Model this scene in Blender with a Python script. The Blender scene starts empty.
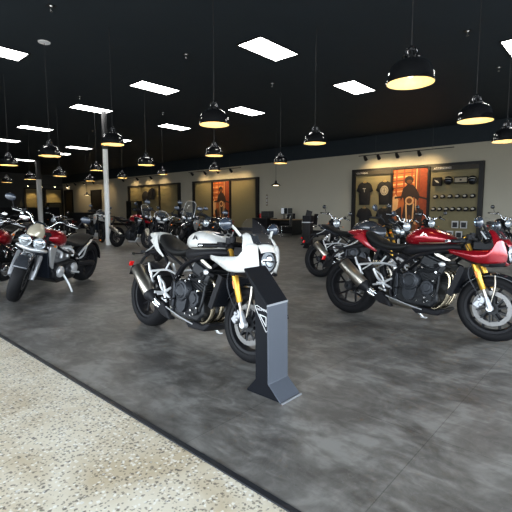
import bpy, bmesh, math, random
from mathutils import Vector, Matrix
random.seed(7)
PI = math.pi
scene = bpy.context.scene
COL = scene.collection
V = Vector

# ------------------------------------------------------------------ materials
MATS = {}
def mat(name, col, rough=0.5, metal=0.0, coat=0.0, var=0.08, scale=8.0, bump=0.0, emit=None, estr=0.0,
        trans=0.0, alpha=1.0, ior=1.45, spec=0.5, rvar=0.06):
    if name in MATS: return MATS[name]
    m = bpy.data.materials.new(name); m.use_nodes = True
    nt = m.node_tree; N = nt.nodes; L = nt.links
    b = N['Principled BSDF']
    c = (*col, 1.0)
    tc = N.new('ShaderNodeTexCoord'); no = N.new('ShaderNodeTexNoise')
    no.inputs['Scale'].default_value = scale; no.inputs['Detail'].default_value = 3
    L.new(tc.outputs['Object'], no.inputs['Vector'])
    mx = N.new('ShaderNodeMix'); mx.data_type = 'RGBA'
    mx.inputs[6].default_value = tuple(max(0, v * (1 - var)) for v in col) + (1,)
    mx.inputs[7].default_value = tuple(min(1, v * (1 + var)) for v in col) + (1,)
    L.new(no.outputs['Fac'], mx.inputs[0]); L.new(mx.outputs[2], b.inputs['Base Color'])
    mr = N.new('ShaderNodeMapRange')
    mr.inputs['To Min'].default_value = max(0.02, rough - rvar); mr.inputs['To Max'].default_value = min(1, rough + rvar)
    L.new(no.outputs['Fac'], mr.inputs['Value']); L.new(mr.outputs['Result'], b.inputs['Roughness'])
    b.inputs['Metallic'].default_value = metal
    b.inputs['Coat Weight'].default_value = coat; b.inputs['Coat Roughness'].default_value = 0.04
    b.inputs['Specular IOR Level'].default_value = spec
    b.inputs['IOR'].default_value = ior
    b.inputs['Transmission Weight'].default_value = trans
    b.inputs['Alpha'].default_value = alpha
    if emit:
        b.inputs['Emission Color'].default_value = (*emit, 1); b.inputs['Emission Strength'].default_value = estr
    if bump:
        bp = N.new('ShaderNodeBump'); bp.inputs['Strength'].default_value = bump; bp.inputs['Distance'].default_value = 0.01
        L.new(no.outputs['Fac'], bp.inputs['Height']); L.new(bp.outputs['Normal'], b.inputs['Normal'])
    MATS[name] = m
    return m

white_paint = mat('white_paint', (0.66, 0.66, 0.63), 0.28, 0, 0.7, 0.02)
red_paint = mat('red_paint', (0.30, 0.002, 0.010), 0.28, 0.45, 1.0, 0.15, 400)
silver_paint = mat('silver_paint', (0.55, 0.56, 0.57), 0.30, 0.6, 0.8, 0.04)
beige_paint = mat('beige_paint', (0.50, 0.45, 0.34), 0.25, 0.3, 1.0, 0.04)
black_paint = mat('black_paint', (0.008, 0.009, 0.011), 0.18, 0, 1.0, 0.2)
graphite_paint = mat('graphite_paint', (0.05, 0.055, 0.065), 0.25, 0.4, 1.0, 0.1)
blue_paint = mat('navy_paint', (0.01, 0.018, 0.05), 0.25, 0.2, 1.0, 0.1)
satin = mat('satin_black', (0.012, 0.012, 0.014), 0.42, 0, 0, 0.3, 30, spec=0.17)
plastic = mat('black_plastic', (0.014, 0.014, 0.016), 0.5, 0, 0, 0.2, 60, spec=0.17)
rubber = mat('tyre_rubber', (0.009, 0.009, 0.010), 0.62, 0, 0, 0.3, 90, 0.15, spec=0.17)
vinyl = mat('seat_vinyl', (0.011, 0.011, 0.011), 0.55, 0, 0, 0.2, 150, 0.1, spec=0.18)
engine_black = mat('engine_black', (0.011, 0.012, 0.014), 0.42, 0.3, 0, 0.35, 25, 0.2)
engine_grey = mat('engine_grey', (0.036, 0.039, 0.045), 0.42, 0.6, 0, 0.3, 30)
alu = mat('cast_aluminium', (0.72, 0.73, 0.74), 0.36, 0.6, 0, 0.08, 40)
fork_alu = mat('fork_aluminium', (0.42, 0.43, 0.45), 0.38, 0.8, 0, 0.08, 40)
chrome = mat('chrome', (0.78, 0.79, 0.80), 0.12, 1.0, 0, 0.03)
steel = mat('brushed_steel', (0.47, 0.43, 0.37), 0.33, 1.0, 0, 0.12, 60)
pipe_steel = mat('header_steel', (0.68, 0.58, 0.42), 0.25, 1.0, 0, 0.15, 20)
gold = mat('gold_anodised', (0.85, 0.47, 0.07), 0.32, 0.7, 0, 0.06)
disc_steel = mat('disc_steel', (0.20, 0.195, 0.19), 0.42, 0.9, 0, 0.1, 60)
orange = mat('orange_reflector', (0.95, 0.22, 0.01), 0.3, 0, 0.5, 0.1, 200)
red_lens = mat('red_lens', (0.75, 0.01, 0.01), 0.25, 0, 0.6, 0.1, 200)
lens = mat('headlamp_glass', (0.55, 0.60, 0.64), 0.14, 0.55, 1.0, 0.25, 45)
mirror_glass = mat('mirror_shell', (0.035, 0.045, 0.065), 0.2, 0.2, 1.0, 0.1)
mirror_blue = mat('mirror_face', (0.35, 0.45, 0.55), 0.06, 0.9, 0, 0.05)
screen_mat = mat('tinted_screen', (0.10, 0.10, 0.11), 0.05, 0, 0.0, 0.02, 8, 0, alpha=0.08)
screen_clear = mat('clear_screen', (0.12, 0.13, 0.14), 0.05, 0, 0.0, 0.02, 8, 0, alpha=0.10)
radiator_mat = mat('radiator_core', (0.010, 0.014, 0.022), 0.45, 0.5, 0, 0.3, 120, 0.2)
decal_dark = mat('dark_decal', (0.01, 0.01, 0.012), 0.4)
decal_light = mat('pale_decal', (0.65, 0.65, 0.65), 0.4)
dash_mat = mat('instrument_screen', (0.02, 0.025, 0.03), 0.1, 0, 1.0)

# ------------------------------------------------------------------ mesh builder
def cr(p0, p1, p2, p3, t):
    return 0.5 * ((2*p1) + (-p0 + p2)*t + (2*p0 - 5*p1 + 4*p2 - p3)*t*t + (-p0 + 3*p1 - 3*p2 + p3)*t*t*t)
def spline(pts, m=4):
    """Catmull-Rom through a list of equal-length tuples"""
    P = [V(p) if len(p) <= 4 and not isinstance(p, V) else p for p in pts]
    P = [list(p) for p in pts]
    out = []
    n = len(P)
    for i in range(n - 1):
        a = P[max(i-1, 0)]; b = P[i]; c = P[i+1]; d = P[min(i+2, n-1)]
        for k in range(m):
            t = k / m
            out.append([cr(a[j], b[j], c[j], d[j], t) for j in range(len(b))])
    out.append(P[-1])
    return out

class MB:
    def __init__(s): s.v = []; s.f = []; s.m = []; s.mi = 0
    def mat(s, i): s.mi = i; return s
    def add(s, vs, fs):
        o = len(s.v); s.v += [V(p) for p in vs]
        for f in fs: s.f.append([o + i for i in f]); s.m.append(s.mi)
        return s
    def box(s, c, size, rot=None):
        x, y, z = (d / 2 for d in size)
        vs = [V((a*x, b*y, d*z)) for a in (-1, 1) for b in (-1, 1) for d in (-1, 1)]
        if rot is not None: vs = [rot @ v for v in vs]
        c = V(c)
        return s.add([c + v for v in vs], [(0,1,3,2),(4,6,7,5),(0,4,5,1),(2,3,7,6),(0,2,6,4),(1,5,7,3)])
    def bar(s, a, b, w, t, up=(0, 0, 1)):
        """rectangular bar from a to b, w across (perp. to up), t along up"""
        a, b = V(a), V(b); d = (b - a); L = d.length; d.normalize(); up = V(up)
        sd = d.cross(up)
        if sd.length < 1e-5: sd = d.cross(V((1, 0, 0)))
        sd.normalize(); u = sd.cross(d)
        rot = Matrix((d, sd, u)).transposed()
        return s.box((a + b) / 2, (L, w, t), rot)
    def ring(s, c, d, r, n, ph=0.0, ref=None, squash=1.0):
        d = V(d).normalized()
        if ref is None: ref = V((0, 0, 1)) if abs(d.z) < 0.9 else V((1, 0, 0))
        u = d.cross(ref).normalized(); w = u.cross(d).normalized()
        return [V(c) + u*math.cos(2*PI*i/n + ph)*r + w*math.sin(2*PI*i/n + ph)*r*squash for i in range(n)], w
    def tube(s, pts, r, n=8, m=0, cap=True, squash=1.0):
        pts = [tuple(p) for p in pts]
        rs = list(r) if isinstance(r, (list, tuple)) else [r] * len(pts)
        if m:
            q = spline([(*p, k) for p, k in zip(pts, rs)], m)
            pts = [p[:3] for p in q]; rs = [p[3] for p in q]
        P = [V(p) for p in pts]; k = len(P)
        o = []; ref = None; vs = []
        for i in range(k):
            d = (P[min(i+1, k-1)] - P[max(i-1, 0)])
            if d.length < 1e-9: d = V((0, 0, 1))
            rg, ref = s.ring(P[i], d, rs[i], n, 0, ref, squash)
            vs += rg
        fs = [(i*n + j, i*n + (j+1) % n, (i+1)*n + (j+1) % n, (i+1)*n + j) for i in range(k-1) for j in range(n)]
        if cap: fs += [tuple(reversed(range(n))), tuple((k-1)*n + j for j in range(n))]
        return s.add(vs, fs)
    def cyl(s, a, b, r, r2=None, n=20):
        return s.tube([a, b], [r, r if r2 is None else r2], n)
    def lathe(s, c, axis, prof, n=28, closed=False, a0=0.0, a1=2*PI):
        """prof: (radius, distance along axis)"""
        d = V(axis).normalized()
        ref = V((0, 0, 1)) if abs(d.z) < 0.9 else V((1, 0, 0))
        u = d.cross(ref).normalized(); w = u.cross(d).normalized()
        full = abs(a1 - a0 - 2*PI) < 1e-6
        k = len(prof); vs = []; c = V(c)
        na = n if full else n + 1
        for i in range(na):
            t = a0 + (a1 - a0) * i / n
            e = u*math.cos(t) + w*math.sin(t)
            vs += [c + e*r + d*h for r, h in prof]
        fs = []
        for i in range(n if full else n):
            i2 = (i+1) % na
            for j in range(k if closed else k-1):
                j2 = (j+1) % k
                fs.append((i*k + j, i2*k + j, i2*k + j2, i*k + j2))
        return s.add(vs, fs)
    def ball(s, c, r, n=14, k=8, rot=None):
        rx, ry, rz = r if isinstance(r, (tuple, list)) else (r, r, r)
        c = V(c); vs = []
        for i in range(k+1):
            a = PI*i/k
            for j in range(n):
                b = 2*PI*j/n
                p = V((rx*math.sin(a)*math.cos(b), ry*math.sin(a)*math.sin(b), rz*math.cos(a)))
                if rot is not None: p = rot @ p
                vs.append(c + p)
        fs = [(i*n + j, (i+1)*n + j, (i+1)*n + (j+1) % n, i*n + (j+1) % n) for i in range(k) for j in range(n)]
        return s.add(vs, fs)
    def prism(s, poly, axis, a, b):
        """poly of 2D points; axis 'y': (x,z) extruded in y; 'x': (y,z); 'z': (x,y)"""
        def P(q, t):
            return {'y': (q[0], t, q[1]), 'x': (t, q[0], q[1]), 'z': (q[0], q[1], t)}[axis]
        n = len(poly)
        vs = [P(q, a) for q in poly] + [P(q, b) for q in poly]
        fs = [tuple(range(n)), tuple(reversed(range(n, 2*n)))] + [(i, (i+1) % n, n + (i+1) % n, n + i) for i in range(n)]
        return s.add(vs, fs)
    def loft(s, st, n=20, m=3, cap=True, yc=0.0):
        """stations along x: (x, zbottom, ztop, halfwidth, exponent)"""
        st = [tuple(q) + (2.4,) * (5 - len(q)) for q in st]
        if m: st = spline(st, m)
        vs = []
        for (x, zb, zt, hw, e) in st:
            zc = (zb + zt)/2; hh = (zt - zb)/2
            for j in range(n):
                a = 2*PI*j/n; ca, sa = math.cos(a), math.sin(a)
                vs.append((x, yc + hw*math.copysign(abs(ca)**(2/e), ca), zc + hh*math.copysign(abs(sa)**(2/e), sa)))
        k = len(st)
        fs = [(i*n + j, i*n + (j+1) % n, (i+1)*n + (j+1) % n, (i+1)*n + j) for i in range(k-1) for j in range(n)]
        if cap: fs += [tuple(reversed(range(n))), tuple((k-1)*n + j for j in range(n))]
        return s.add(vs, fs)
    def patch(s, grid, m=3, mirror=False):
        """grid: rows of control points, spline interpolated both ways"""
        for sg in ((1, -1) if mirror else (1,)):
            g = [[(p[0], p[1]*sg, p[2]) for p in row] for row in grid]
            g = [spline(row, m) for row in g]
            cols = [spline([g[i][j] for i in range(len(g))], m) for j in range(len(g[0]))]
            R = len(cols); C = len(cols[0])
            vs = [p for c in cols for p in c]
            fs = [(i*C + j, i*C + j + 1, (i+1)*C + j + 1, (i+1)*C + j) for i in range(R-1) for j in range(C-1)]
            s.add(vs, fs)
        return s
    def xf(s, M):
        s.v = [M @ v for v in s.v]; return s

def finish(me, ang=38, weld=True):
    bm = bmesh.new(); bm.from_mesh(me)
    if weld: bmesh.ops.remove_doubles(bm, verts=bm.verts, dist=1e-5)
    bmesh.ops.recalc_face_normals(bm, faces=bm.faces)
    la = math.radians(ang)
    for f in bm.faces: f.smooth = True
    for e in bm.edges:
        if len(e.link_faces) == 2 and e.calc_face_angle(0) > la: e.smooth = False
    bm.to_mesh(me); bm.free()

def obj(name, mb, mats, parent=None, solid=0.0, bevel=0.0, ang=38):
    me = bpy.data.meshes.new(name)
    me.from_pydata([tuple(v) for v in mb.v], [], mb.f)
    if not isinstance(mats, (list, tuple)): mats = [mats]
    for m in mats: me.materials.append(m)
    me.polygons.foreach_set('material_index', mb.m)
    finish(me, ang)
    o = bpy.data.objects.new(name, me); COL.objects.link(o)
    if solid:
        md = o.modifiers.new('solid', 'SOLIDIFY'); md.thickness = solid; md.offset = 0
    if bevel:
        md = o.modifiers.new('bevel', 'BEVEL'); md.width = bevel; md.segments = 2; md.limit_method = 'ANGLE'; md.angle_limit = math.radians(40)
    if parent is not None: o.parent = parent
    return o
def tag(o, label=None, cat=None, group=None, kind=None):
    if label: o['label'] = label
    if cat: o['category'] = cat
    if group: o['group'] = group
    if kind: o['kind'] = kind
    return o
def empty(name, loc=(0, 0, 0), rz=0.0, rx=0.0):
    o = bpy.data.objects.new(name, None); COL.objects.link(o)
    o.location = loc; o.rotation_euler = (rx, 0, rz); o.empty_display_size = 0.1
    return o
def copy_tree(o, parent=None):
    c = o.copy(); COL.objects.link(c); c.parent = parent
    for ch in [k for k in o.children]: copy_tree(ch, c)
    return c
def struct(name, mb, m, **k):
    o = obj(name, mb, m, **k); o['kind'] = 'structure'; return o
# ------------------------------------------------------------------ motorcycles
# bike frame: x forward from the rear contact patch, y left, z up
BOLTS = ((.66, .58, .008), (.80, .565, .010), (.705, .60, .007), (.975, .36, .007), (.62, .31, .009), (.83, .29, .007), (.90, .285, .006), (.97, .50, .009), (.86, .62, .008), (.99, .585, .010), (.90, .33, .010), (.935, .30, .008))
NOSE = ('fairing', 'nose_panel', 'chin_panel', 'lower_panel', 'headlight', 'headlight_lens', 'headlight_bar', 'windscreen', 'screen_trim', 'screen_surround')
class Bike:
    hero = False
    def __init__(s, rear, front, lean, wb, label, group, steer=0.0, head=(1.20, 0.90), rake=24, heading=None):
        d = V((front[0]-rear[0], front[1]-rear[1], 0)).normalized() if front else V((math.cos(heading), math.sin(heading), 0))
        s.half = wb/2
        loc = V((rear[0], rear[1], 0)) + d*s.half
        s.root = empty('motorcycle', loc, math.atan2(d.y, d.x), -math.radians(lean))
        tag(s.root, label, 'motorcycle', group)
        ax = V((-math.sin(math.radians(rake)), 0, math.cos(math.radians(rake))))
        hp = V((head[0], 0, head[1]))
        s.S = Matrix.Translation(hp) @ Matrix.Rotation(math.radians(steer), 4, ax) @ Matrix.Translation(-hp)
        s.T = Matrix.Translation(V((-s.half, 0, 0)))
    def add(s, name, mb, m, parent=None, steer=False, **k):
        if s.hero and name in NOSE:
            mb.v = [V((1.40+(v.x-1.40)*.74, v.y, v.z)) if v.x > 1.40 else v for v in mb.v]
        if steer: mb.xf(s.S)
        mb.xf(s.T)
        return obj(name, mb, m, parent or s.root, **k)

def arc_shell(cx, cz, r, a0, a1, hw, drop=0.03, k=10, m=2):
    """mudguard over a wheel: angles in degrees, 0 = forward, 90 = up"""
    rows = []
    for i in range(k+1):
        a = math.radians(a0 + (a1-a0)*i/k)
        row = []
        for (f, dr) in ((-1, -drop), (-0.75, -drop*0.3), (0, 0), (0.75, -drop*0.3), (1, -drop)):
            rr = r + dr
            row.append((cx + rr*math.cos(a), hw*f, cz + rr*math.sin(a)))
        rows.append(row)
    return MB().patch(rows, m)

def wheel(B, name, x, R, w, rimR, style='cast5', steer=False, discs=(), discR=0.15, rim_m=None, hub=0.035, tilt=0):
    rim_m = rim_m or satin
    c = V((x, 0, R)); mb = MB()
    rw = w*0.36
    mb.lathe(c, (0, 1, 0), [(rimR-.016, -rw), (rimR+.008, -rw-.004), (rimR+.008, rw+.004), (rimR-.016, rw), (rimR-.030, 0)], 40, closed=True)
    hw = w*0.42
    mb.lathe(c, (0, 1, 0), [(hub*0.45, -hw), (hub, -hw), (hub*1.25, -hw*0.3), (hub*1.25, hw*0.3), (hub, hw), (hub*0.45, hw)], 20, closed=True)
    if style == 'wire':
        for i in range(32):
            a = 2*PI*i/32; b = a + (0.35 if i % 2 else -0.35); sy = hw*0.8*(1 if (i//2) % 2 else -1)
            p = c + V((math.cos(a)*hub, sy, math.sin(a)*hub)); q = c + V((math.cos(b)*(rimR-.02), 0, math.sin(b)*(rimR-.02)))
            mb.tube([p, q], 0.0028, 4)
    else:
        n = 5 if style == 'cast5' else 10
        for i in range(n):
            a = 2*PI*i/n + 0.3
            if n == 5:
                mid = 0.42*rimR
                p = c + V((math.cos(a)*hub, 0, math.sin(a)*hub)); q = c + V((math.cos(a)*mid, 0, math.sin(a)*mid))
                mb.tube([p, q], [0.018, 0.014], 8)
                for da in (-0.28, 0.28):
                    e = c + V((math.cos(a+da)*(rimR-.02), 0, math.sin(a+da)*(rimR-.02)))
                    mb.tube([q, e], [0.012, 0.011], 8)
            else:
                p = c + V((math.cos(a)*hub, 0, math.sin(a)*hub)); e = c + V((math.cos(a)*(rimR-.02), 0, math.sin(a)*(rimR-.02)))
                mb.tube([p, e], [0.014, 0.009], 8)
    W = B.add(name, mb, rim_m, steer=steer)
    t = MB(); prof = []
    a = (R-rimR)*0.62
    for i in range(15):
        th = math.radians(-118 + 236*i/14)
        prof.append(((R-a) + a*math.cos(th), (w/2)*math.copysign(abs(math.sin(th))**0.9, math.sin(th))))
    prof += [(rimR+.004, w*0.34), (rimR+.004, -w*0.34)]
    t.lathe(c, (0, 1, 0), prof, 56, closed=True)
    B.add('tyre', t, rubber, W, steer)
    for sg in discs:
        d = MB(); y = sg*(hw*0.95)
        d.lathe(c, (0, 1, 0), [(discR*0.76, y-.0025), (discR, y-.0025), (discR, y+.0025), (discR*0.76, y+.0025)], 36, closed=True)
        dd = B.add('brake_disc', d, disc_steel, W, steer)
        k = MB()
        for i in range(10):
            an = 2*PI*i/10
            k.bar(c + V((math.cos(an)*0.04, y, math.sin(an)*0.04)), c + V((math.cos(an+.25)*discR*0.80, y, math.sin(an+.25)*discR*0.80)), 0.006, 0.014, (math.sin(an), 0, -math.cos(an)))
        k.lathe(c, (0, 1, 0), [(0.03, y-.005), (0.055, y-.005), (0.055, y+.005), (0.03, y+.005)], 20, closed=True)
        B.add('disc_carrier', k, engine_black, W, steer)
    return W

def fork(B, top, bot, gap, kind='gold', R=0.026, steer=True):
    """two inverted fork legs with calipers"""
    t = V((top[0], 0, top[1])); b = V((bot[0], 0, bot[1])); d = (b - t)
    for sg in (1, -1):
        y = V((0, sg*gap, 0))
        up = MB(); m = t + d*0.73
        if kind == 'gold':
            up.tube([t+y, t+d*0.02+y, t + d*0.30 + y, t+d*0.31+y, m + y, m+d*0.015+y], [R*0.9, R, R, R*1.15, R*1.05, R*0.75], 16)
            o = B.add('fork_leg', up, gold, steer=steer)
        elif kind == 'silver':
            up.tube([t+y, t+d*0.62+y], [R*0.85, R*0.85], 16)
            o = B.add('fork_leg', up, satin, steer=steer)
        elif kind == 'gaiter':
            ps = []; rr = []
            for i in range(19):
                ps.append(t + d*(0.28 + 0.30*i/18) + y); rr.append(R*(1.35 if i % 2 else 1.05))
            up.tube([t+y, t+d*0.28+y], R*0.8, 12); up.tube(ps, rr, 14)
            o = B.add('fork_leg', up, satin, steer=steer)
        else:
            up.tube([t+y, m + y], [R, R], 14)
            o = B.add('fork_leg', up, satin, steer=steer)
        lo = MB()
        if kind in ('gold', 'black'):
            lo.tube([m + y, t + d*0.88 + y], R*0.68, 12)
            B.add('fork_stanchion', lo, steel if kind == 'gold' else satin, o, steer)
            ft = MB().tube([t + d*0.85 + y, t + d*0.93 + y, b + y], [R*0.85, R*1.1, R*1.2], 12)
            B.add('fork_foot', ft, fork_alu if kind == 'gold' else satin, o, steer)
            if kind == 'gold':
                lo2 = MB().cyl(b + y - V((0, .02*sg, 0)), b + y + V((0, .022*sg, 0)), 0.026, n=16)
                B.add('axle_clamp', lo2, alu, o, steer)
        elif kind == 'silver':
            lo.tube([t+d*0.50+y, t+d*0.53+y, t+d*0.9+y, b+y], [R*1.0, R*1.3, R*1.35, R*1.2], 16)
            B.add('fork_slider', lo, fork_alu, o, steer)
        else:
            lo.tube([t+d*0.58+y, t+d*0.62+y, t+d*0.95+y, b+y], [R*0.9, R*1.05, R*1.1, R*1.1], 12)
            B.add('fork_slider', lo, alu, o, steer)
        # caliper behind the leg
        cal = MB(); cc = b + V((-0.085, sg*(gap-0.02), 0.045))
        rot = Matrix.Rotation(math.radians(38), 3, 'Y')
        cal.box(cc, (0.062, 0.05, 0.115), rot)
        cal.box(cc + V((0.03, 0, 0.0)), (0.02, 0.035, 0.09), rot)
        cal.cyl(cc + V((-.005, sg*.02, .028)), cc + V((-.005, sg*.036, .028)), 0.017, n=12)
        cal.cyl(cc + V((.01, sg*.02, -.02)), cc + V((.01, sg*.036, -.02)), 0.017, n=12)
        B.add('brake_caliper', cal, fork_alu if kind == 'gold' else engine_grey, o, steer, bevel=0.006)
    # clamps
    cl = MB()
    for f, h in ((0.04, 0.03), (0.30, 0.04)):
        q = t + d*f
        cl.box(q, (0.075, gap*2 + 0.075, h), Matrix.Rotation(math.atan2(-d.x, -d.z)*1.0, 3, 'Y'))
    B.add('fork_clamp', cl, satin, steer=steer, bevel=0.01)

def mirror(B, base, head, steer=False, shell=mirror_glass, face=mirror_blue, r=(0.018, 0.085, 0.05), stalk=satin, sr=0.008, round_=False):
    base, head = V(base), V(head)
    st = MB().tube([base, base.lerp(head, 0.6) + V((0, 0, 0.02)), head], sr, 8, 3)
    S = B.add('mirror_stalk', st, stalk, steer=steer)
    hd = MB()
    if round_: hd.lathe(head, (1, 0, 0), [(0.001, .022), (.03, .018), (.048, .006), (.052, -.008), (.048, -.012)], 20)
    else: hd.ball(head, r, 16, 8)
    B.add('mirror_shell', hd, shell, S, steer)
    fc = MB()
    if round_: fc.cyl(head + V((-.013, 0, 0)), head + V((-.008, 0, 0)), .048, n=20)
    else: fc.ball(head + V((-r[0]*0.55, 0, 0)), (r[0]*0.6, r[1]*0.92, r[2]*0.9), 14, 6)
    B.add('mirror_face', fc, face, S, steer)

def handlebar(B, c, half, rise, back, steer=True, r=0.013, m=satin, guards=False):
    c = V(c)
    for sg in (1, -1):
        h = MB()
        p = [c, c + V((0, sg*half*0.22, 0)), c + V((-back*0.25, sg*half*0.45, rise)), c + V((-back, sg*half*0.98, rise*0.8))]
        h.tube(p, r, 10, 4)
        H = B.add('handlebar', h, m, steer=steer)
        g = MB(); e = V(p[-1]); i = V(p[-2]); gs = i.lerp(e, 0.45)
        g.tube([gs, e + (e-i).normalized()*0.01], 0.0175, 12)
        g.cyl(e, e + (e-i).normalized()*0.03, 0.015, n=12)
        B.add('grip', g, rubber, H, steer)
        sw = MB().tube([i.lerp(e, 0.28), i.lerp(e, 0.44)], 0.022, 12)
        sw.box(i.lerp(e, 0.34) + V((0.02, 0, 0.015)), (0.05, 0.04, 0.035))
        sw.cyl(i.lerp(e, .24) + V((.03, 0, .02)), i.lerp(e, .24) + V((.03, 0, .055)), 0.019, n=14)
        B.add('switchgear', sw, plastic, H, steer, bevel=0.004)
        lv = MB().tube([i.lerp(e, 0.34) + V((0.035, 0, 0)), i.lerp(e, 0.6) + V((0.055, 0, -0.004)), e + V((0.045, 0, -0.01))], [0.007, 0.006, 0.007], 8, 3)
        B.add('lever', lv, alu if m is chrome else satin, H, steer)
        if guards:
            gd = MB().patch([[(e.x+.03, e.y+sg*.0, e.z-.05), (e.x+.075, e.y-sg*.06, e.z-.04), (e.x+.07, e.y-sg*.15, e.z-.02)],
                             [(e.x+.03, e.y+sg*.01, e.z+.03), (e.x+.085, e.y-sg*.06, e.z+.04), (e.x+.08, e.y-sg*.15, e.z+.035)]], 3)
            B.add('hand_guard', gd, plastic, H, steer, solid=0.005)

def indicator(B, base, tip, steer=False, m=orange):
    st = MB().tube([base, tip], 0.006, 8)
    S = B.add('indicator', st, plastic, steer=steer)
    B.add('indicator_lens', MB().ball(tip, (0.028, 0.014, 0.014), 12, 6), m, S, steer)

def emblem(mb, cx, cz, y, s, sg=-1):
    """small winged arrow mark on a tank side"""
    t = 0.002*sg
    mb.prism([(cx-.9*s, cz-.25*s), (cx-.1*s, cz+.75*s), (cx+.05*s, cz+.35*s), (cx-.25*s, cz-.15*s)], 'y', y, y+t)
    mb.prism([(cx+.1*s, cz+.1*s), (cx+.3*s, cz+.5*s), (cx+.95*s, cz-.3*s), (cx+.35*s, cz-.1*s)], 'y', y, y+t)

def triple_engine(B, dx=0.0, cover=engine_grey, body=engine_black):
    def s(p): return [(a+dx, b) for a, b in p]
    mb = MB()
    mb.prism(s([(.58, .27), (.70, .235), (.95, .235), (1.01, .30), (1.0, .40), (.95, .47), (.70, .50), (.62, .56), (.56, .50), (.55, .36)]), 'y', -.165, .165)
    E = B.add('engine', mb, body, bevel=0.018)
    cy = MB(); rot = Matrix.Rotation(math.radians(22), 3, 'Y')
    for i in range(7):
        cy.box((0.855+dx+i*.010, 0, 0.475+i*.021), (0.23, .30, .012), rot)
    cy.box((.885+dx, 0, .54), (.20, .28, .17), rot)
    B.add('cylinder_block', cy, body, E, bevel=0.004)
    hd = MB().box((.94+dx, 0, .655), (.24, .33, .10), rot)
    hd.box((.955+dx, 0, .705), (.19, .29, .04), rot)
    for yy in (-.1, 0, .1): hd.cyl((.93+dx, yy, .70), (.95+dx, yy, .75), 0.022, n=12)
    B.add('cylinder_head', hd, body, E, bevel=0.012)
    for sg in (-1, 1):
        c = MB(); cc = (.745+dx, 0, .475)
        c.lathe(cc, (0, sg, 0), [(.10, .16), (.094, .195), (.083, .212), (.066, .214), (.062, .222), (.05, .224), (.047, .217), (.02, .216), (.0001, .216)], 32)
        for i in range(8):
            a = 2*PI*i/8+.2; c.cyl((cc[0]+.09*math.cos(a), sg*.19, cc[2]+.09*math.sin(a)), (cc[0]+.09*math.cos(a), sg*.208, cc[2]+.09*math.sin(a)), .007, n=8)
        c.prism(s([(.675, .42), (.815, .42), (.80, .32), (.76, .285), (.71, .285), (.68, .33)]), 'y', sg*.15, sg*.197)
        B.add('clutch_cover', c, cover, E, bevel=0.004)
        g = MB()
        g.prism(s([(.845, .43), (.87, .485), (.92, .50), (.965, .46), (.97, .40), (.93, .355), (.875, .36)]), 'y', sg*.14, sg*.195)
        g.prism(s([(.87, .44), (.885, .465), (.92, .475), (.945, .45), (.945, .41), (.92, .385), (.885, .39)]), 'y', sg*.195, sg*.205)
        B.add('generator_cover', g, cover, E, bevel=0.006)
        w = MB()
        w.cyl((.93+dx, sg*.15, .33), (.93+dx, sg*.19, .33), .035, n=16); w.cyl((.86+dx, sg*.15, .31), (.86+dx, sg*.18, .31), .028, n=16)
        w.tube([(.97+dx, sg*.17, .33), (1.0+dx, sg*.17, .42), (1.0+dx, sg*.15, .55)], .013, 8, 3)
        w.tube([(.80+dx, sg*.17, .60), (.90+dx, sg*.19, .585), (.98+dx, sg*.17, .62)], .015, 8, 3)
        B.add('coolant_pump', w, engine_black, E)
        for (p, q, rr) in BOLTS if (B.hero and sg < 0) else ():
            B.add('engine_bolt', MB().cyl((p+dx, sg*.16, q), (p+dx, sg*.212, q), rr, n=8), chrome, E)
    return E

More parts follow.
